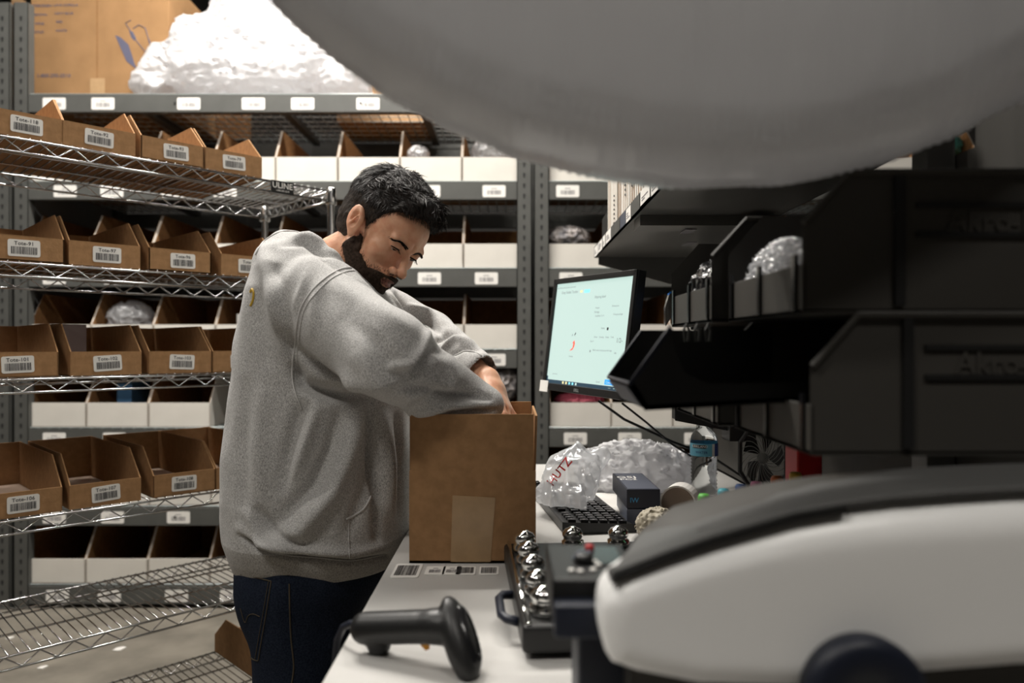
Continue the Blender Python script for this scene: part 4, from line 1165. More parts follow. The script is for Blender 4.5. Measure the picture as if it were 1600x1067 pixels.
# desk fan
fc = P(1192, 716, 1.58)
t = thing('desk_fan', 'small black desk fan with a spiral wire grille under the stacking bins', 'fan', (fc.x, fc.y, TZ))
TF = Matrix.Translation(fc) @ Matrix.Rotation(math.radians(-22), 4, 'Z')
mb = MB(); rf = .082
mb.tube([TF @ Vector((rf * .62 * math.cos(a), 0, rf * math.sin(a))) for a in np.linspace(0, 2 * math.pi, 9)[:-1] + .39], .005, 'black', 6, closed=True)
mb.build('grille_rim', t)
mb = MB()
for k in range(26):
    a0 = 2 * math.pi * k / 26
    mb.tube([TF @ Vector((r * .62 * math.cos(a0 + 1.1 * r / rf), -.012 * (1 - r / rf), r * math.sin(a0 + 1.1 * r / rf))) for r in np.linspace(.012, rf * .93, 7)], .0008, 'rack', 4)
mb.build('spiral_grille', t)
MB().lathe([(.004, .004), (.012, .002), (.012, -.005)], 'rack', (0, 0, 0), 16, TF @ Matrix.Rotation(math.radians(90), 4, 'X')).build('hub', t)
mb = MB()
for k in range(5):
    a = 2 * math.pi * k / 5; c, s = math.cos(a), math.sin(a)
    mb.add([TF @ Vector((x * .62, y, z)) for x, y, z in ((c * .01, .015, s * .01), (c * .06 - s * .03, .01, s * .06 + c * .03), (c * .068, .02, s * .068), (c * .05 + s * .02, .026, s * .05 - c * .02))], [(0, 1, 2, 3)], 'black')
mb.build('blades', t)
MB().tube([TF @ Vector((0, .03, -.02)), Vector((fc.x, fc.y + .03, TZ + .02)), Vector((fc.x, fc.y + .02, TZ + .003))], [.008, .01, .035], 'black', 12).build('stand', t)
tag(MB().box((.50, 1.29, TZ + .001), (.545, 1.35, 1.10), 'red').build('red_case', origin=(.52, 1.32, TZ), bevel=.004), 'upright red case standing under the nearest stacking bins', 'case')
tag(MB().box((.64, 1.25, TZ + .001), (.90, 1.45, 1.075), 'kraft').build('carton', origin=(.77, 1.35, TZ), bevel=.003), 'brown carton at the right end of the bench behind the machine', 'carton')
# ---------------------------------------------------------------- the man
man = None
SR, ER, WR = P(496, 472, 1.36), P(606, 555, 1.235), P(757, 634, 1.34)
SL, EL, WL = P(555, 478, 1.64), P(668, 528, 1.70), P(747, 580, 1.50)
# head frame: x forward, y his left, z up, origin between the ears
RH = Matrix.Rotation(math.radians(-10), 3, 'Z') @ Matrix.Rotation(math.radians(40), 3, 'Y') @ Matrix.Rotation(math.radians(-23), 3, 'Z')
EAR = P(556, 347, 1.405)
HS = Vector((.875, .93, .93)); HSn = np.array(HS)
HC = EAR - RH @ (Vector((-.006, -.078, 0)) * HS)
RHn = np.array(RH); HCn = np.array(HC)
def to_head(p):
    q = RH.inverted() @ (Vector(p) - HC); return Vector((q.x / HS.x, q.y / HS.y, q.z / HS.z))
def hd_(p): return HC + RH @ (Vector(p) * HS)
NB = Vector((-.375, 1.50, 1.44))  # base of the neck
nb = to_head(NB)


def face_core(G, y=None):
    y = np.abs(G[1]); A = (G[0], y, G[2])
    d = sell(A, (-.022, 0, .045), (.106, .075, .082))
    d = smin(d, sell(A, (.035, 0, .038), (.056, .064, .062)), .02)
    d = smin(d, sell(A, (.038, 0, -.02), (.047, .056, .065)), .02)
    d = smin(d, sell(A, (.034, 0, -.063), (.046, .046, .042)), .02)
    d = smin(d, sell(A, (.070, 0, -.094), (.019, .023, .017)), .015)
    d = smin(d, scap(A, (-.002, .052, -.045), (.062, .022, -.093), .015), .02)
    d = smin(d, sell(A, (.056, .041, -.010), (.024, .019, .018)), .018)
    return d


def face_f(G):
    y = np.abs(G[1]); A = (G[0], y, G[2])
    d = face_core(G)
    d = smin(d, scap(A, (.0795, .042, .029), (.0885, .010, .028), .0098), .009)
    d = smax(d, -sell(A, (.101, .031, .016), (.020, .0155, .0125)), .008)
    d = smin(d, scap(A, (.088, 0, .022), (.113, 0, -.020), .0065, .0095), .008)
    d = smin(d, sell(A, (.1165, 0, -.024), (.0115, .0105, .0095)), .006)
    d = smin(d, sell(A, (.1035, .0140, -.0285), (.0115, .0068, .0082)), .004)
    d = smax(d, -sell(A, (.109, .008, -.0375), (.005, .0032, .004)), .002)
    d = smin(d, sell(A, (.077, 0, -.052), (.023, .030, .024)), .012)
    d = smin(d, sell(A, (.0965, 0, -.0515), (.0085, .021, .0062)), .004)
    d = smin(d, sell(A, (.0945, 0, -.0635), (.0085, .018, .0068)), .004)
    d = smax(d, -scap(A, (.106, 0, -.0573), (.092, .025, -.0585), .0013), .002)
    # eyelids
    d = smin(d, sell(A, (.0775, .031, .0165), (.0145, .0150, .0118)), .003)
    # ear
    ER_ = [[.92, 0, -.39], [0, 1, 0], [.39, 0, .92]]
    e = sell(A, (-.008, .0790, .003), (.0195, .0085, .0310), ER_)
    e = smin(e, sell(A, (-.013, .0840, .008), (.0195, .0045, .0270), ER_), .004)
    e = smax(e, -sell(A, (-.006, .0900, .005), (.0105, .0095, .0195), ER_), .003)
    e = smin(e, scap(A, (-.004, .086, .014), (-.010, .086, -.008), .0022, .003), .003)
    e = smin(e, sell(A, (.002, .079, -.022), (.008, .005, .009)), .004)
    d = smin(d, e, .006)
    # neck
    d = smin(d, scap(G, (-.030, 0, -.045), tuple(nb), .054, .060), .025)
    d = d + .0004 * vnoise(G[0] * 180, G[1] * 180, G[2] * 180, 3)
    return d


V, Q = surface_nets(face_f, (-.16, -.13, -.19), (.14, .13, .14), .0021)
FV, FQ = V, Q
parts_v = [(V * HSn) @ RHn.T + HCn]; parts_q = [Q]


# hands: palm, four fingers, thumb
def hand(wrist, dirp, palm_n, curl, mirror=1):
    """returns sdf of a hand reaching along dirp; palm_n = way the palm faces"""
    x = dirp.normalized(); n = (palm_n - x * palm_n.dot(x)).normalized(); s = x.cross(n) * mirror  # s: thumb side
    R = [[x[0], x[1], x[2]], [s[0], s[1], s[2]], [n[0], n[1], n[2]]]; RT = [[R[j][i] for j in range(3)] for i in range(3)]
    fing = []
    for off, ln, b in ((.030, .072, .009), (.010, .080, .0092), (-.010, .074, .0088), (-.029, .060, .0078)):
        p = wrist + x * .088 + s * off; pts = [p - x * .02, p]; d = x.copy()
        for i, f in enumerate((.45, .30, .25)):
            ang = curl * (.7 + .3 * i); d = (d * math.cos(ang) + n * math.sin(ang)).normalized()
            dd = (d + s * off * 1.5).normalized(); p = p + dd * ln * f; pts.append(p)
        fing.append((pts, [b * 1.05, b * 1.08, b, b * .92, b * .8]))
    tb = wrist + x * .028 + s * .026
    th = [tb, tb + x * .030 + s * .022 + n * .010, tb + x * .058 + s * .026 + n * .020, tb + x * .080 + s * .020 + n * .026]

    def f(G):
        d = sell(G, wrist + x * .052, (.050, .041, .0155), RT)
        d = smin(d, scap(G, wrist, wrist + x * .03, .024, .023), .02)
        q = None
        for pts, rs in fing:
            c = chain(G, pts, rs, .003); q = c if q is None else np.minimum(q, c)
        d = smin(d, q, .006)
        return smin(d, chain(G, th, [.014, .0125, .0105, .0085], .004), .008)
    return f


HL = WL + (P(792, 628, 1.42) - WL).normalized() * .035
dL = (P(800, 662, 1.405) - WL); hL = hand(HL, dL, Vector((-.75, .1, -.45)), .30, 1)
dR = (P(760, 700, 1.36) - WR); hR = hand(WR + dR.normalized() * .01, dR, Vector((.2, .9, -.3)), .4, 1)
def armL(G): return smin(scap(G, EL, HL, .042, .0245), hL(G), .012)
def armR(G): return smin(scap(G, ER, WR, .040, .026), hR(G), .012)
def box_of(pts, m): return (tuple(min(p[i] for p in pts) - m for i in range(3)), tuple(max(p[i] for p in pts) + m for i in range(3)))
for f, pts in ((armL, [WL, WL + dL.normalized() * .22]), (armR, [WR, WR + dR.normalized() * .2])):
    lo, hi = box_of(pts, .09); V, Q = surface_nets(f, lo, hi, .0026); parts_v.append(V); parts_q.append(Q)
HIP = Vector((-.385, 1.50, .86))
KR, KL = Vector((-.40, 1.40, .46)), Vector((-.36, 1.62, .46)); AR, AL = Vector((-.43, 1.40, .07)), Vector((-.40, 1.64, .07))
def inner(G):
    d = sell(G, (-.39, 1.50, 1.12), (.10, .14, .32))
    for a, b, r1, r2 in ((NB, Vector((-.39, 1.5, 1.3)), .05, .06), (Vector((-.39, 1.5, 1.38)), SR, .05, .04), (Vector((-.39, 1.5, 1.38)), SL, .05, .04), (SR, ER, .045, .038), (SL, EL, .045, .038), (ER, WR, .036, .024), (EL, WL, .036, .024),
                         (Vector((-.385, 1.42, .85)), KR, .06, .045), (Vector((-.385, 1.58, .85)), KL, .06, .045), (KR, AR, .042, .03), (KL, AL, .042, .03)):
        d = smin(d, scap(G, a, b, r1, r2), .02)
    return d
V, Q = surface_nets(inner, (-.60, 1.15, .05), (.02, 1.78, 1.50), .011); parts_v.append(V); parts_q.append(Q)
off = 0; VV = []; QQ = []
for v, q in zip(parts_v, parts_q): VV.append(v); QQ.append(q + off); off += len(v)
VV = np.concatenate(VV); QQ = np.concatenate(QQ)
# lips get their own tint
midx = np.zeros(len(QQ)); nf = len(FQ)
cen = FV[FQ].mean(1)
lipm = (cen[:, 0] > .093) & (np.abs(cen[:, 1]) < .021) & (((cen[:, 2] + .0575) / .0085) ** 2 + (cen[:, 1] / .021) ** 2 < 1)
midx[:nf][lipm] = 1
man = np_mesh('person', VV, QQ, ['skin', 'lip'], midx=midx, origin=(-.40, 1.5, 0))
tag(man, 'bearded man in a grey hoodie and jeans, both hands inside an open carton', 'person')


# ---- hoodie
ZT_ = [.80, .845, .87, .90, .98, 1.06, 1.137, 1.254, 1.34, 1.39, 1.43, 1.47, 1.50, 1.53, 1.56]
BX = [-.553, -.555, -.563, -.572, -.579, -.577, -.571, -.558, -.540, -.528, -.513, -.495, -.47, -.45, -.43]
FX = [-.235, -.235, -.225, -.212, -.203, -.203, -.205, -.212, -.225, -.262, -.305, -.350, -.385, -.40, -.41]
RYY = [.172, .176, .190, .200, .203, .198, .190, .185, .190, .190, .175, .140, .10, .07, .04]


def hood_f(G):
    z = G[2]
    cx = (np.interp(z, ZT_, BX) + np.interp(z, ZT_, FX)) / 2; rx = (np.interp(z, ZT_, FX) - np.interp(z, ZT_, BX)) / 2; ry = np.interp(z, ZT_, RYY)
    q = (np.abs((G[0] - cx) / rx) ** 2.3 + np.abs((G[1] - 1.51) / ry) ** 2.3) ** (1 / 2.3)
    d = (q - 1) * np.minimum(rx, ry) * .92
    d = smax(d, z - 1.495, .03)
    # rib band at the hem
    # hood piled round the neck
    hp = [P(445, 382, 1.47), P(482, 386, 1.42), P(512, 410, 1.40), P(542, 438, 1.40), P(570, 470, 1.42), P(592, 478, 1.48), P(575, 452, 1.58), P(510, 405, 1.64), P(460, 386, 1.60), P(445, 382, 1.52)]
    hd = chain(G, hp, [.024, .020, .017, .016, .016, .016, .018, .024, .03, .03], .015)
    hd = smin(hd, sell(G, P(440, 414, 1.51), (.045, .11, .045)), .03)
    d = smin(d, hd, .018)
    # neck opening
    d = smax(d, -scap(G, tuple(NB + Vector((.01, 0, .0))), tuple(hd_((-.03, 0, -.04))), .054, .058), .012)
    # right sleeve
    s = smin(scap(G, SR, ER, .084, .070), scap(G, ER, WR, .070, .036), .03)
    s = smin(s, sell(G, P(648, 606, 1.25), (.05, .045, .030)), .03)
    s = smin(s, scap(G, P(655, 636, 1.27), P(760, 634, 1.30), .024, .030), .02)
    d = smin(d, s, .012)
    # left sleeve
    l = smin(scap(G, SL, EL, .080, .060), scap(G, EL, WL, .060, .043), .02)
    d = smin(d, l, .02)
    # cuff ends
    ld = (WL - EL).normalized(); d = smin(d, scap(G, WL - ld * .03, WL - ld * .004, .040, .036), .006)
    d = smax(d, -scap(G, WL - ld * .012, WL + ld * .06, .0325, .034), .004)
    rd = (WR - ER).normalized(); d = smax(d, -scap(G, WR + rd * .022, WR + rd * .09, .028, .032), .004)
    w1 = vnoise(G[0] * 9, G[1] * 9, G[2] * 6, 11); w2 = vnoise((G[0] + w1 * .03) * 22, G[1] * 22, (G[2] + w1 * .04) * 14, 12)
    d = d - .0045 * w1 - .0026 * w2
    return np.maximum(d, .845 - z)


FOLDS = [  # creases (-) and ridges (+) of the fleece: picture-plane course, half-width, height, depth range
    ([(462, 575), (472, 600), (500, 611), (535, 618), (575, 622)], 9, -.014, 1.0, 1.6), ([(470, 560), (505, 588), (545, 600), (590, 606)], 14, .008, 1.0, 1.5),
    ([(612, 575), (640, 568), (656, 548), (668, 522)], 7, .0085, 1.0, 1.5), ([(640, 590), (662, 568), (682, 545), (694, 552)], 9, -.0085, 1.0, 1.5),
    ([(700, 560), (712, 590), (700, 620)], 9, .004, 1.0, 1.5), ([(545, 500), (590, 540), (628, 590)], 16, -.006, 1.0, 1.5), ([(530, 450), (600, 490), (650, 522)], 14, .005, 1.0, 1.5),
    ([(560, 560), (590, 600), (640, 615)], 12, .005, 1.0, 1.5), ([(600, 610), (660, 606), (710, 618)], 8, -.005, 1.0, 1.5),
    ([(648, 634), (690, 618), (735, 616), (765, 622)], 6, -.007, 1.0, 1.5), ([(655, 645), (700, 632), (760, 634)], 6, .006, 1.0, 1.5), ([(700, 645), (740, 640), (778, 641)], 4, -.004, 1.0, 1.5),
    ([(412, 395), (424, 440), (436, 500), (455, 560)], 12, .009, 1.0, 1.6), ([(430, 420), (442, 470), (452, 530), (465, 590)], 9, -.008, 1.0, 1.6), ([(400, 430), (405, 500), (418, 570)], 12, -.004, 1.0, 1.6),
    ([(478, 425), (474, 450), (462, 480)], 8, .004, 1.0, 1.6), ([(505, 440), (492, 470), (488, 520)], 9, .004, 1.0, 1.6),
    ([(560, 655), (545, 710), (520, 770), (470, 830), (420, 850)], 15, .010, 1.0, 1.6), ([(530, 650), (515, 705), (490, 760), (440, 810)], 13, -.009, 1.0, 1.6), ([(585, 700), (572, 760), (545, 830)], 12, -.007, 1.0, 1.6),
    ([(495, 640), (478, 690), (462, 740)], 10, .008, 1.0, 1.6), ([(470, 640), (452, 700), (440, 760)], 10, -.006, 1.0, 1.6), ([(410, 620), (402, 700), (405, 780)], 14, .005, 1.0, 1.6), ([(385, 600), (382, 700), (384, 790)], 10, -.004, 1.0, 1.6),
    ([(405, 800), (430, 835), (470, 852)], 9, -.007, 1.0, 1.6), ([(385, 800), (410, 842), (450, 862)], 8, .006, 1.0, 1.6), ([(376, 838), (410, 858), (450, 869), (500, 874), (550, 878), (604, 868)], 4, -.008, 1.0, 1.7), ([(376, 826), (410, 846), (450, 857), (500, 862), (550, 866), (604, 856)], 8, .006, 1.0, 1.7),
    ([(577, 640), (580, 700), (590, 770), (588, 840)], 6, -.012, 1.0, 1.6), ([(600, 650), (606, 720), (608, 800)], 10, .010, 1.0, 1.7), ([(620, 650), (624, 720), (624, 810)], 5, -.008, 1.0, 1.7),
    ([(455, 372), (480, 366), (508, 384), (540, 410), (580, 452)], 5, .005, 1.3, 1.6), ([(440, 382), (475, 378), (500, 396), (530, 420), (568, 462)], 5, -.006, 1.3, 1.6),
    ([(640, 478), (668, 488), (690, 505)], 5, .007, 1.5, 1.9), ([(645, 492), (670, 502), (688, 520)], 5, -.008, 1.5, 1.9), ([(680, 535), (700, 520), (722, 522)], 4, -.008, 1.5, 1.9), ([(692, 545), (712, 532), (738, 536)], 4, .008, 1.5, 1.9),
    ([(702, 556), (724, 543), (750, 546)], 4, -.006, 1.4, 1.9), ([(620, 460), (632, 480), (650, 500)], 5, -.008, 1.5, 1.9), ([(604, 456), (616, 474), (636, 494)], 5, .006, 1.5, 1.9)]
V, Q = surface_nets(hood_f, (-.63, 1.08, .83), (.02, 1.84, 1.62), .0043)
for _ in range(2):  # relax the surface
    E = np.concatenate([Q[:, [0, 1]], Q[:, [1, 2]], Q[:, [2, 3]], Q[:, [3, 0]]]); A = np.zeros_like(V); n_ = np.zeros(len(V))
    np.add.at(A, E[:, 0], V[E[:, 1]]); np.add.at(n_, E[:, 0], 1); keep = V[:, 2] > .85
    V = np.where(keep[:, None], V * .5 + A / np.maximum(n_, 1)[:, None] * .5, V)
N = normals(V, Q)
N *= -1 if (N[:, 1] * (V[:, 1] - 1.5)).mean() < 0 else 1
px_ = 800 + V[:, 0] / V[:, 1] * F; py_ = HY - (V[:, 2] - H) / V[:, 1] * F
facing = np.clip(((N * (np.array([0, 0, H]) - V)).sum(1) / np.linalg.norm(V - np.array([0, 0, H]), axis=1) + .15) / .4, 0, 1) * (V[:, 1] < 1.72)
dd = np.zeros(len(V))
for pts, wd, amp, y0, y1 in FOLDS:
    best = np.full(len(V), 1e9); tb_ = np.zeros(len(V)); n = len(pts) - 1
    for i in range(n):
        (ax_, ay_), (bx_, by_) = pts[i], pts[i + 1]; L2 = (bx_ - ax_) ** 2 + (by_ - ay_) ** 2
        tt_ = np.clip(((px_ - ax_) * (bx_ - ax_) + (py_ - ay_) * (by_ - ay_)) / L2, 0, 1)
        q = np.hypot(px_ - ax_ - tt_ * (bx_ - ax_), py_ - ay_ - tt_ * (by_ - ay_)); up = q < best
        best = np.where(up, q, best); tb_ = np.where(up, (i + tt_) / n, tb_)
    dd += 1.8 * amp * np.exp(-(best / wd) ** 2) * np.sin(np.pi * np.clip(tb_ * .9 + .05, 0, 1)) ** .5 * ((V[:, 1] > y0) & (V[:, 1] < y1))
V = V + N * (dd * facing)[:, None]
rib = (V[Q].mean(1)[:, 2] < .905 - .0).astype(int)
hood = np_mesh('hoodie', V, Q, ['hoodie', 'rib'], man, midx=rib)
hood['label'] = 'grey heather hooded sweatshirt'
hb = BVHTree.FromPolygons([tuple(v) for v in V], [tuple(q) for q in Q.tolist()])
cpos = Vector((0, 0, H))
def on(bv, px, py, off=.001):
    d = (P(px, py, 1.0) - cpos).normalized(); h = bv.ray_cast(cpos, d)
    return None if h[0] is None else h[0] + h[1] * off
def catmull(pts, n=8):
    out = []
    for i in range(len(pts) - 1):
        p0, p1, p2, p3 = (Vector(pts[max(0, min(len(pts) - 1, j))]) for j in (i - 1, i, i + 1, i + 2))
        for k in range(n):
            t_ = k / n; out.append(.5 * ((2 * p1) + (p2 - p0) * t_ + (2 * p0 - 5 * p1 + 4 * p2 - p3) * t_ ** 2 + (3 * p1 - p0 - 3 * p2 + p3) * t_ ** 3))
    out.append(Vector(pts[-1])); return out
def seam(bv, pts, r, m, name, off=.0008, dash=False):
    ps = [on(bv, p[0], p[1], off) for p in catmull(pts)]
    runs = [[]]
    for q in ps:
        if q is None or (runs[-1] and (q - runs[-1][-1]).length > .08): runs.append([q] if q is not None else [])
        else: runs[-1].append(q)
    rn = max(runs, key=len)
    if len(rn) > 1: m_seam.tube(rn, r, m, 5)
m_seam = MB()
seam(hb, [(560, 419), (535, 420), (512, 432), (490, 452), (472, 478), (465, 505), (461, 540), (456, 575), (459, 605), (472, 640)], .0016, 'thread', 'seam')
m_seam.build('shoulder_seam', man, smooth=True)
m_seam = MB()
seam(hb, [(566, 423), (540, 425), (516, 437), (495, 457), (477, 482), (470, 508), (466, 542), (462, 575)], .0008, 'thread', 'seam')
m_seam.build('shoulder_seam', man, smooth=True)
m_seam = MB()
seam(hb, [(400, 398), (412, 378), (440, 362), (470, 364), (505, 380), (545, 400), (575, 425), (592, 447)], .0014, 'thread', 'seam')
m_seam.build('hood_seam', man, smooth=True)
m_seam = MB()
seam(hb, [(580, 762), (578, 778), (568, 795), (552, 806), (541, 811)], .0020, 'thread', 'seam')
seam(hb, [(545, 812), (545, 840), (546, 872)], .0008, 'thread', 'seam')
m_seam.build('pocket_edge', man, smooth=True)
m_seam = MB()
seam(hb, [(382, 838), (410, 858), (450, 868), (500, 872), (550, 876), (600, 866)], .0010, 'thread', 'seam')
m_seam.build('hem_seam', man, smooth=True)
m_seam = MB()
seam(hb, [(711, 556), (728, 548), (748, 553), (762, 570)], .0012, 'thread', 'seam')
m_seam.build('cuff_seam', man, smooth=True)
m_seam = MB()
seam(hb, [(391.5, 457), (394, 452), (396.5, 458), (395, 470), (391.5, 478)], .0026, 'yellow', 'print', off=.0002)
m_seam.build('back_print', man)


# ---- jeans
def jean_f(G):
    z = G[2]
    d = sell(G, (-.395, 1.51, .86), (.160, .178, .13))
    r = smin(scap(G, (-.41, 1.425, .80), KR, .098, .075), scap(G, KR, AR, .075, .062), .03)
    l = smin(scap(G, (-.40, 1.60, .80), KL, .098, .075), scap(G, KL, AL, .075, .062), .03)
    d = smin(d, smin(r, l, .008), .05)
    d = smin(d, sell(G, (-.455, 1.44, .80), (.085, .085, .10)), .03)
    w1 = vnoise(G[0] * 10, G[1] * 10, G[2] * 5, 4); w2 = vnoise(G[0] * 24, G[1] * 24, G[2] * 12, 6)
    d = d - .006 * w1 - .003 * w2
    return np.maximum(np.maximum(d, z - .905), .045 - z)
V, Q = surface_nets(jean_f, (-.62, 1.28, .03), (-.18, 1.78, .92), .0065)
np_mesh('jeans', V, Q, ['denim'], man)['label'] = 'dark blue denim jeans'
jb = BVHTree.FromPolygons([tuple(v) for v in V], [tuple(q) for q in Q.tolist()])
m_seam = MB()
seam(jb, [(376, 897), (400, 902), (424, 908)], .0012, 'denim_thread', '')
seam(jb, [(424, 908), (416, 960), (409, 1000), (404, 1032)], .0010, 'denim_thread', '')
seam(jb, [(420, 908), (411, 960), (404, 1000), (399, 1030)], .0007, 'denim_thread', '')
seam(jb, [(404, 1032), (396, 1030), (386, 1020)], .0010, 'denim_thread', '')
seam(jb, [(376, 950), (383, 972), (388, 962), (396, 959), (406, 963)], .0008, 'denim_thread', '')
m_seam.build('back_pocket_stitching', man)
m_seam = MB()
seam(jb, [(452, 912), (453, 960), (455, 1000), (459, 1040), (456, 1067)], .0014, 'denim_thread', '')
m_seam.build('side_seam', man)
for A_, nm in ((AR, 0), (AL, 1)):
    def shoe(G, A_=A_): return np.maximum(smin(sell(G, (A_[0] + .06, A_[1], .035), (.145, .048, .045)), sell(G, (A_[0] + .0, A_[1], .06), (.055, .042, .06)), .03), .002 - G[2])
    V, Q = surface_nets(shoe, (A_[0] - .13, A_[1] - .09, -.01), (A_[0] + .25, A_[1] + .09, .14), .007)
    np_mesh('shoe', V, Q, ['shoe'], man)


# ---- hair, beard, brows, eyes (built in the head frame)
def hw(V): return (V * HSn) @ RHn.T + HCn


def hairline(x, y, z):
    """positive inside the haired part of the scalp"""
    front = z - np.interp(x, [-.12, -.05, -.028, -.014, -.004, .012, .026, .040, .056, .072, .090, .12], [-.066, -.056, -.042, .026, .032, .004, .030, .060, .078, .088, .096, .100])
    return front


def hair_f(G):
    A = (G[0], np.abs(G[1]), G[2])
    d = sell(A, (-.026, 0, .050), (.118, .0800, .100))
    d = smin(d, sell(A, (.035, 0, .072), (.064, .064, .058)), .015)
    d = smin(d, sell(A, (-.045, 0, -.005), (.078, .067, .06)), .02)
    d = smin(d, scap(A, (.070, .012, .116), (.098, .016, .110), .018, .009), .01)
    n = vnoise(G[0] * 34, G[1] * 70, G[2] * 34, 5); n2 = vnoise(G[0] * 80, G[1] * 160, G[2] * 80, 6)
    d = d - .0032 * n - .002 * n2
    return smax(d, -(hairline(G[0], G[1], G[2]) * .6 + .002 * n), .004)


V, Q = surface_nets(hair_f, (-.17, -.12, -.10), (.13, .12, .17), .0024)
hairm = np_mesh('hair', hw(V), Q, ['hair', 'hair_fade'], man, midx=((V[Q].mean(1)[:, 2] < .05) & (V[Q].mean(1)[:, 0] < .06)).astype(int)); hairm['label'] = 'short dark brown hair swept forward'
rnd = np.random.RandomState(5)


def strands(V, Q, n, dirf, ln, wd, name, m, thr=None, lift=.35, parent=None):
    N = normals(V, Q); c = V[Q].mean(1); nn = N[Q].mean(1)
    k = rnd.randint(0, len(Q), n); p = c[k] + rnd.normal(0, .0008, (n, 3)); nm = nn[k]
    if thr is not None:
        ok = thr(p, nm); p, nm = p[ok], nm[ok]
    n = len(p); d = dirf(p) + rnd.normal(0, .25, (n, 3)); d -= nm * (d * nm).sum(1)[:, None]; d /= np.linalg.norm(d, axis=1)[:, None] + 1e-9
    L = (ln(p) if callable(ln) else ln) * rnd.uniform(.6, 1.2, n)
    d1 = d + nm * lift; d2 = d + nm * (lift - .45)
    a = p - nm * .001; b = a + d1 * (L * .5)[:, None]; e = b + d2 * (L * .5)[:, None]
    s = np.cross(d, nm); s /= np.linalg.norm(s, axis=1)[:, None] + 1e-9; s = s * wd + nm * wd * rnd.uniform(-.6, .6, (n, 1))
    VV = np.stack([a - s, a + s, b + s * .8, b - s * .8, e + s * .15, e - s * .15], 1).reshape(-1, 3)
    i = np.arange(n)[:, None] * 6
    QQ = np.concatenate([i + np.array([[0, 1, 2, 3]]), i + np.array([[3, 2, 4, 5]])])
    return np_mesh(name, hw(VV), QQ, [m], parent)


def comb(p):
    d = np.stack([np.full(len(p), .7), p[:, 1] * 2, np.full(len(p), .1)], 1)
    side = (p[:, 2] < .07) | (p[:, 0] < -.05)
    d[side] = np.array([-.15, 0, -1.0]) + np.array([.5, 0, 0]) * (p[side][:, 0:1] > -.02)
    fr = p[:, 0] > .06
    d[fr] = np.array([.75, -.25, -.45])
    return d


strands(V, Q, 5200, comb, lambda p: np.interp(p[:, 2], [-.05, .04, .08, .12], [.003, .006, .018, .026]), .0011, 'hair_locks', 'hair', lift=.42, parent=hairm, thr=lambda p, n: (hairline(p[:, 0], p[:, 1], p[:, 2]) > .004) & (p[:, 2] > .045))
strands(V, Q, 16000, comb, lambda p: np.interp(p[:, 2], [-.05, .03, .08, .12], [.004, .009, .018, .026]), .00042, 'hair_strands', 'hair', parent=hairm, thr=lambda p, n: hairline(p[:, 0], p[:, 1], p[:, 2]) > -.002)


def beard_region(x, y, z):
    y = np.abs(y)
    top = np.interp(x, [-.02, .000, .012, .030, .050, .066, .080, .092, .11], [-.060, -.012, -.008, -.034, -.046, -.052, -.046, -.040, -.038])
    b = np.minimum(top - z, z + .125 + 0 * x); b = np.minimum(b, (x + .012))
    mouth = ((z + .0575) / .0075) ** 2 + (y / .017) ** 2
    lipc = np.where(x > .085, (mouth - 1) * .01, 1)
    return np.minimum(b, lipc)


def beard_f(G):
    d = face_core(G); A = (G[0], np.abs(G[1]), G[2]); d = smin(d, sell(A, (.077, 0, -.052), (.024, .032, .025)), .012)
    n = vnoise(G[0] * 90, G[1] * 90, G[2] * 90, 8)
    d = d - .0040 - .0014 * n
    d = smin(d, sell(A, (.062, 0, -.092), (.028, .032, .022)), .012)
    d = smin(d, scap(A, (.099, .004, -.0435), (.086, .026, -.050), .0062, .005), .004)
    return smax(d, -(beard_region(G[0], G[1], G[2]) - .004 + .004 * n), .004)


V, Q = surface_nets(beard_f, (-.03, -.08, -.14), (.12, .08, .01), .002)
bd = np_mesh('beard', hw(V), Q, ['beard'], man); bd['label'] = 'short dark beard and moustache'
strands(V, Q, 9000, lambda p: np.stack([np.full(len(p), .35), 0 * p[:, 0], np.full(len(p), -1.0)], 1), .008, .0003, 'beard_strands', 'beard', parent=bd, thr=lambda p, n: beard_region(p[:, 0], p[:, 1], p[:, 2]) > -.003)
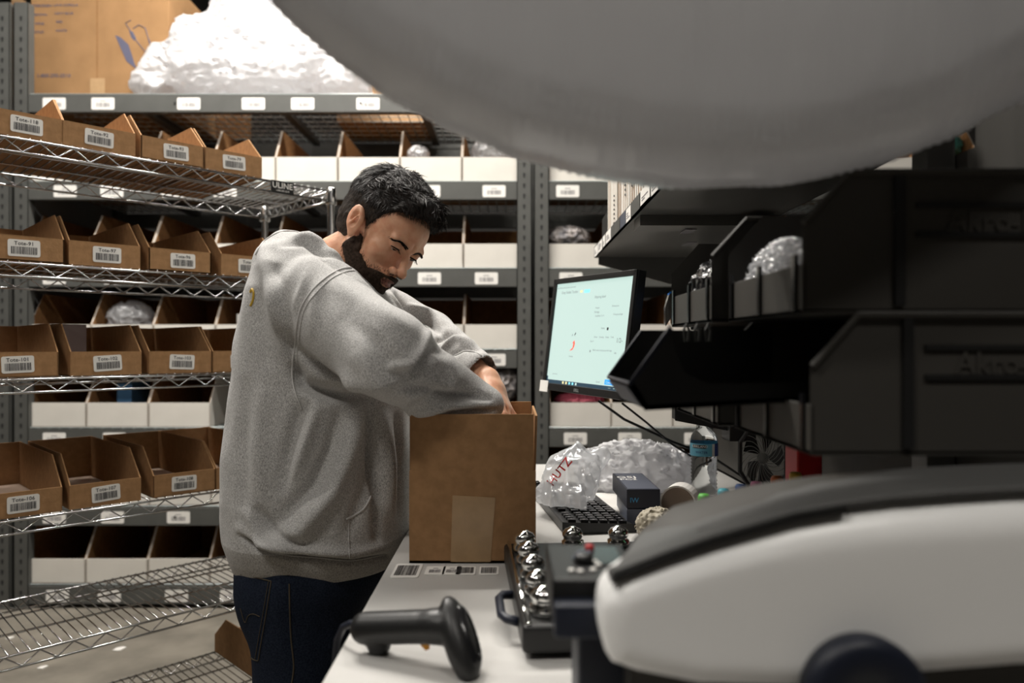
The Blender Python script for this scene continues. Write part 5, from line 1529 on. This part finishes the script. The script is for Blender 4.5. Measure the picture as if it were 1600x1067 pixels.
# stubbly cheek edge
N = normals(FV, FQ); c = FV[FQ].mean(1)
cen_ = c
sel = (np.abs(c[:, 1]) < .072) & (beard_region(c[:, 0], c[:, 1], c[:, 2]) > -.008) & (c[:, 2] < .0) & (c[:, 0] > -.015)
strands(FV, FQ[sel], 9000, lambda p: np.stack([np.full(len(p), .3), 0 * p[:, 0], np.full(len(p), -1.0)], 1), .006, .00026, 'cheek_stubble', 'beard', parent=bd)
sel = (hairline(c[:, 0], c[:, 1], c[:, 2]) > -.008) & (np.abs(c[:, 1]) < .0725) & (c[:, 2] > -.035) & (hairline(c[:, 0], c[:, 1], c[:, 2]) < .008)
strands(FV, FQ[sel], 3500, comb, .006, .00025, 'hairline_fuzz', 'hair', parent=hairm)
for s in (-1, 1):
    c_ = Vector((.0775, s * .031, .0160)); m_ = hd_(c_)
    V, Q = surface_nets(lambda G: np.sqrt((G[0] - m_[0]) ** 2 + (G[1] - m_[1]) ** 2 + (G[2] - m_[2]) ** 2) - .0119, tuple(m_ - Vector((.016,) * 3)), tuple(m_ + Vector((.016,) * 3)), .0012)
    Vl = (V - HCn) @ RHn / HSn; cc = Vl[Q].mean(1) - np.array(c_)
    g = np.array([.90, s * .02 - .10, -.42]); g /= np.linalg.norm(g)
    ang = (cc @ g) / .0128
    np_mesh('eye', V, Q, ['eye', 'iris'], man, midx=(ang > .86).astype(int))
    mb = MB()
    pts = [hd_((.0775 + .0150 * math.cos(a) * math.cos(-.35), s * (.031 + .0150 * math.sin(a)), .0160 - .0048 + .001 * math.cos(a * 2))) for a in np.linspace(-1.15, 1.15, 12)]
    mb.tube(pts, [.0004, .0008, .0011, .0013, .0014, .0014, .0014, .0014, .0014, .0013, .001, .0005], 'hair', 6)
    for a in np.linspace(-1.1, 1.1, 22):
        p0 = Vector((.0775 + .0148 * math.cos(a) * .94, s * (.031 + .0148 * math.sin(a)), .0112)); d = Vector((.006 * math.cos(a) + .003, s * .005 * math.sin(a), -.0045))
        mb.tube([hd_(p0), hd_(p0 + d * .6), hd_(p0 + d)], [.00025, .0002, .0001], 'hair', 3)
    mb.build('eyelashes', man)
    mb = MB(); r_ = random.Random(3)
    for k in range(240):
        u = r_.random(); y = .012 + u * .040; zc = .0222 + .006 * math.sin(min(1, u * 1.25) * 2.2) - .004 * max(0, u - .7) / .3
        z = zc + r_.uniform(-.0034, .0034) * (1 - .6 * u); x = .0985 - (y / .056) ** 2 * .024
        d = Vector((-.002, .9, .35 - u * .9)).normalized() * .006
        # settle on the skin
        p = Vector((x + .01, y, z))
        for _ in range(12):
            v = float(face_f([np.array([p.x]), np.array([p.y]), np.array([p.z])])[0]); p.x -= v * .9
        a_ = Vector((p.x, s * p.y, p.z)); b_ = Vector((p.x + .0012 + d.x, s * (p.y + d.y), p.z + d.z))
        mb.tube([hd_(a_), hd_((a_ + b_) / 2 + Vector((.001, 0, 0))), hd_(b_ - Vector((.0012, 0, 0)))], [.0005, .0004, .00012], 'hair', 3)
    mb.build('eyebrow', man)
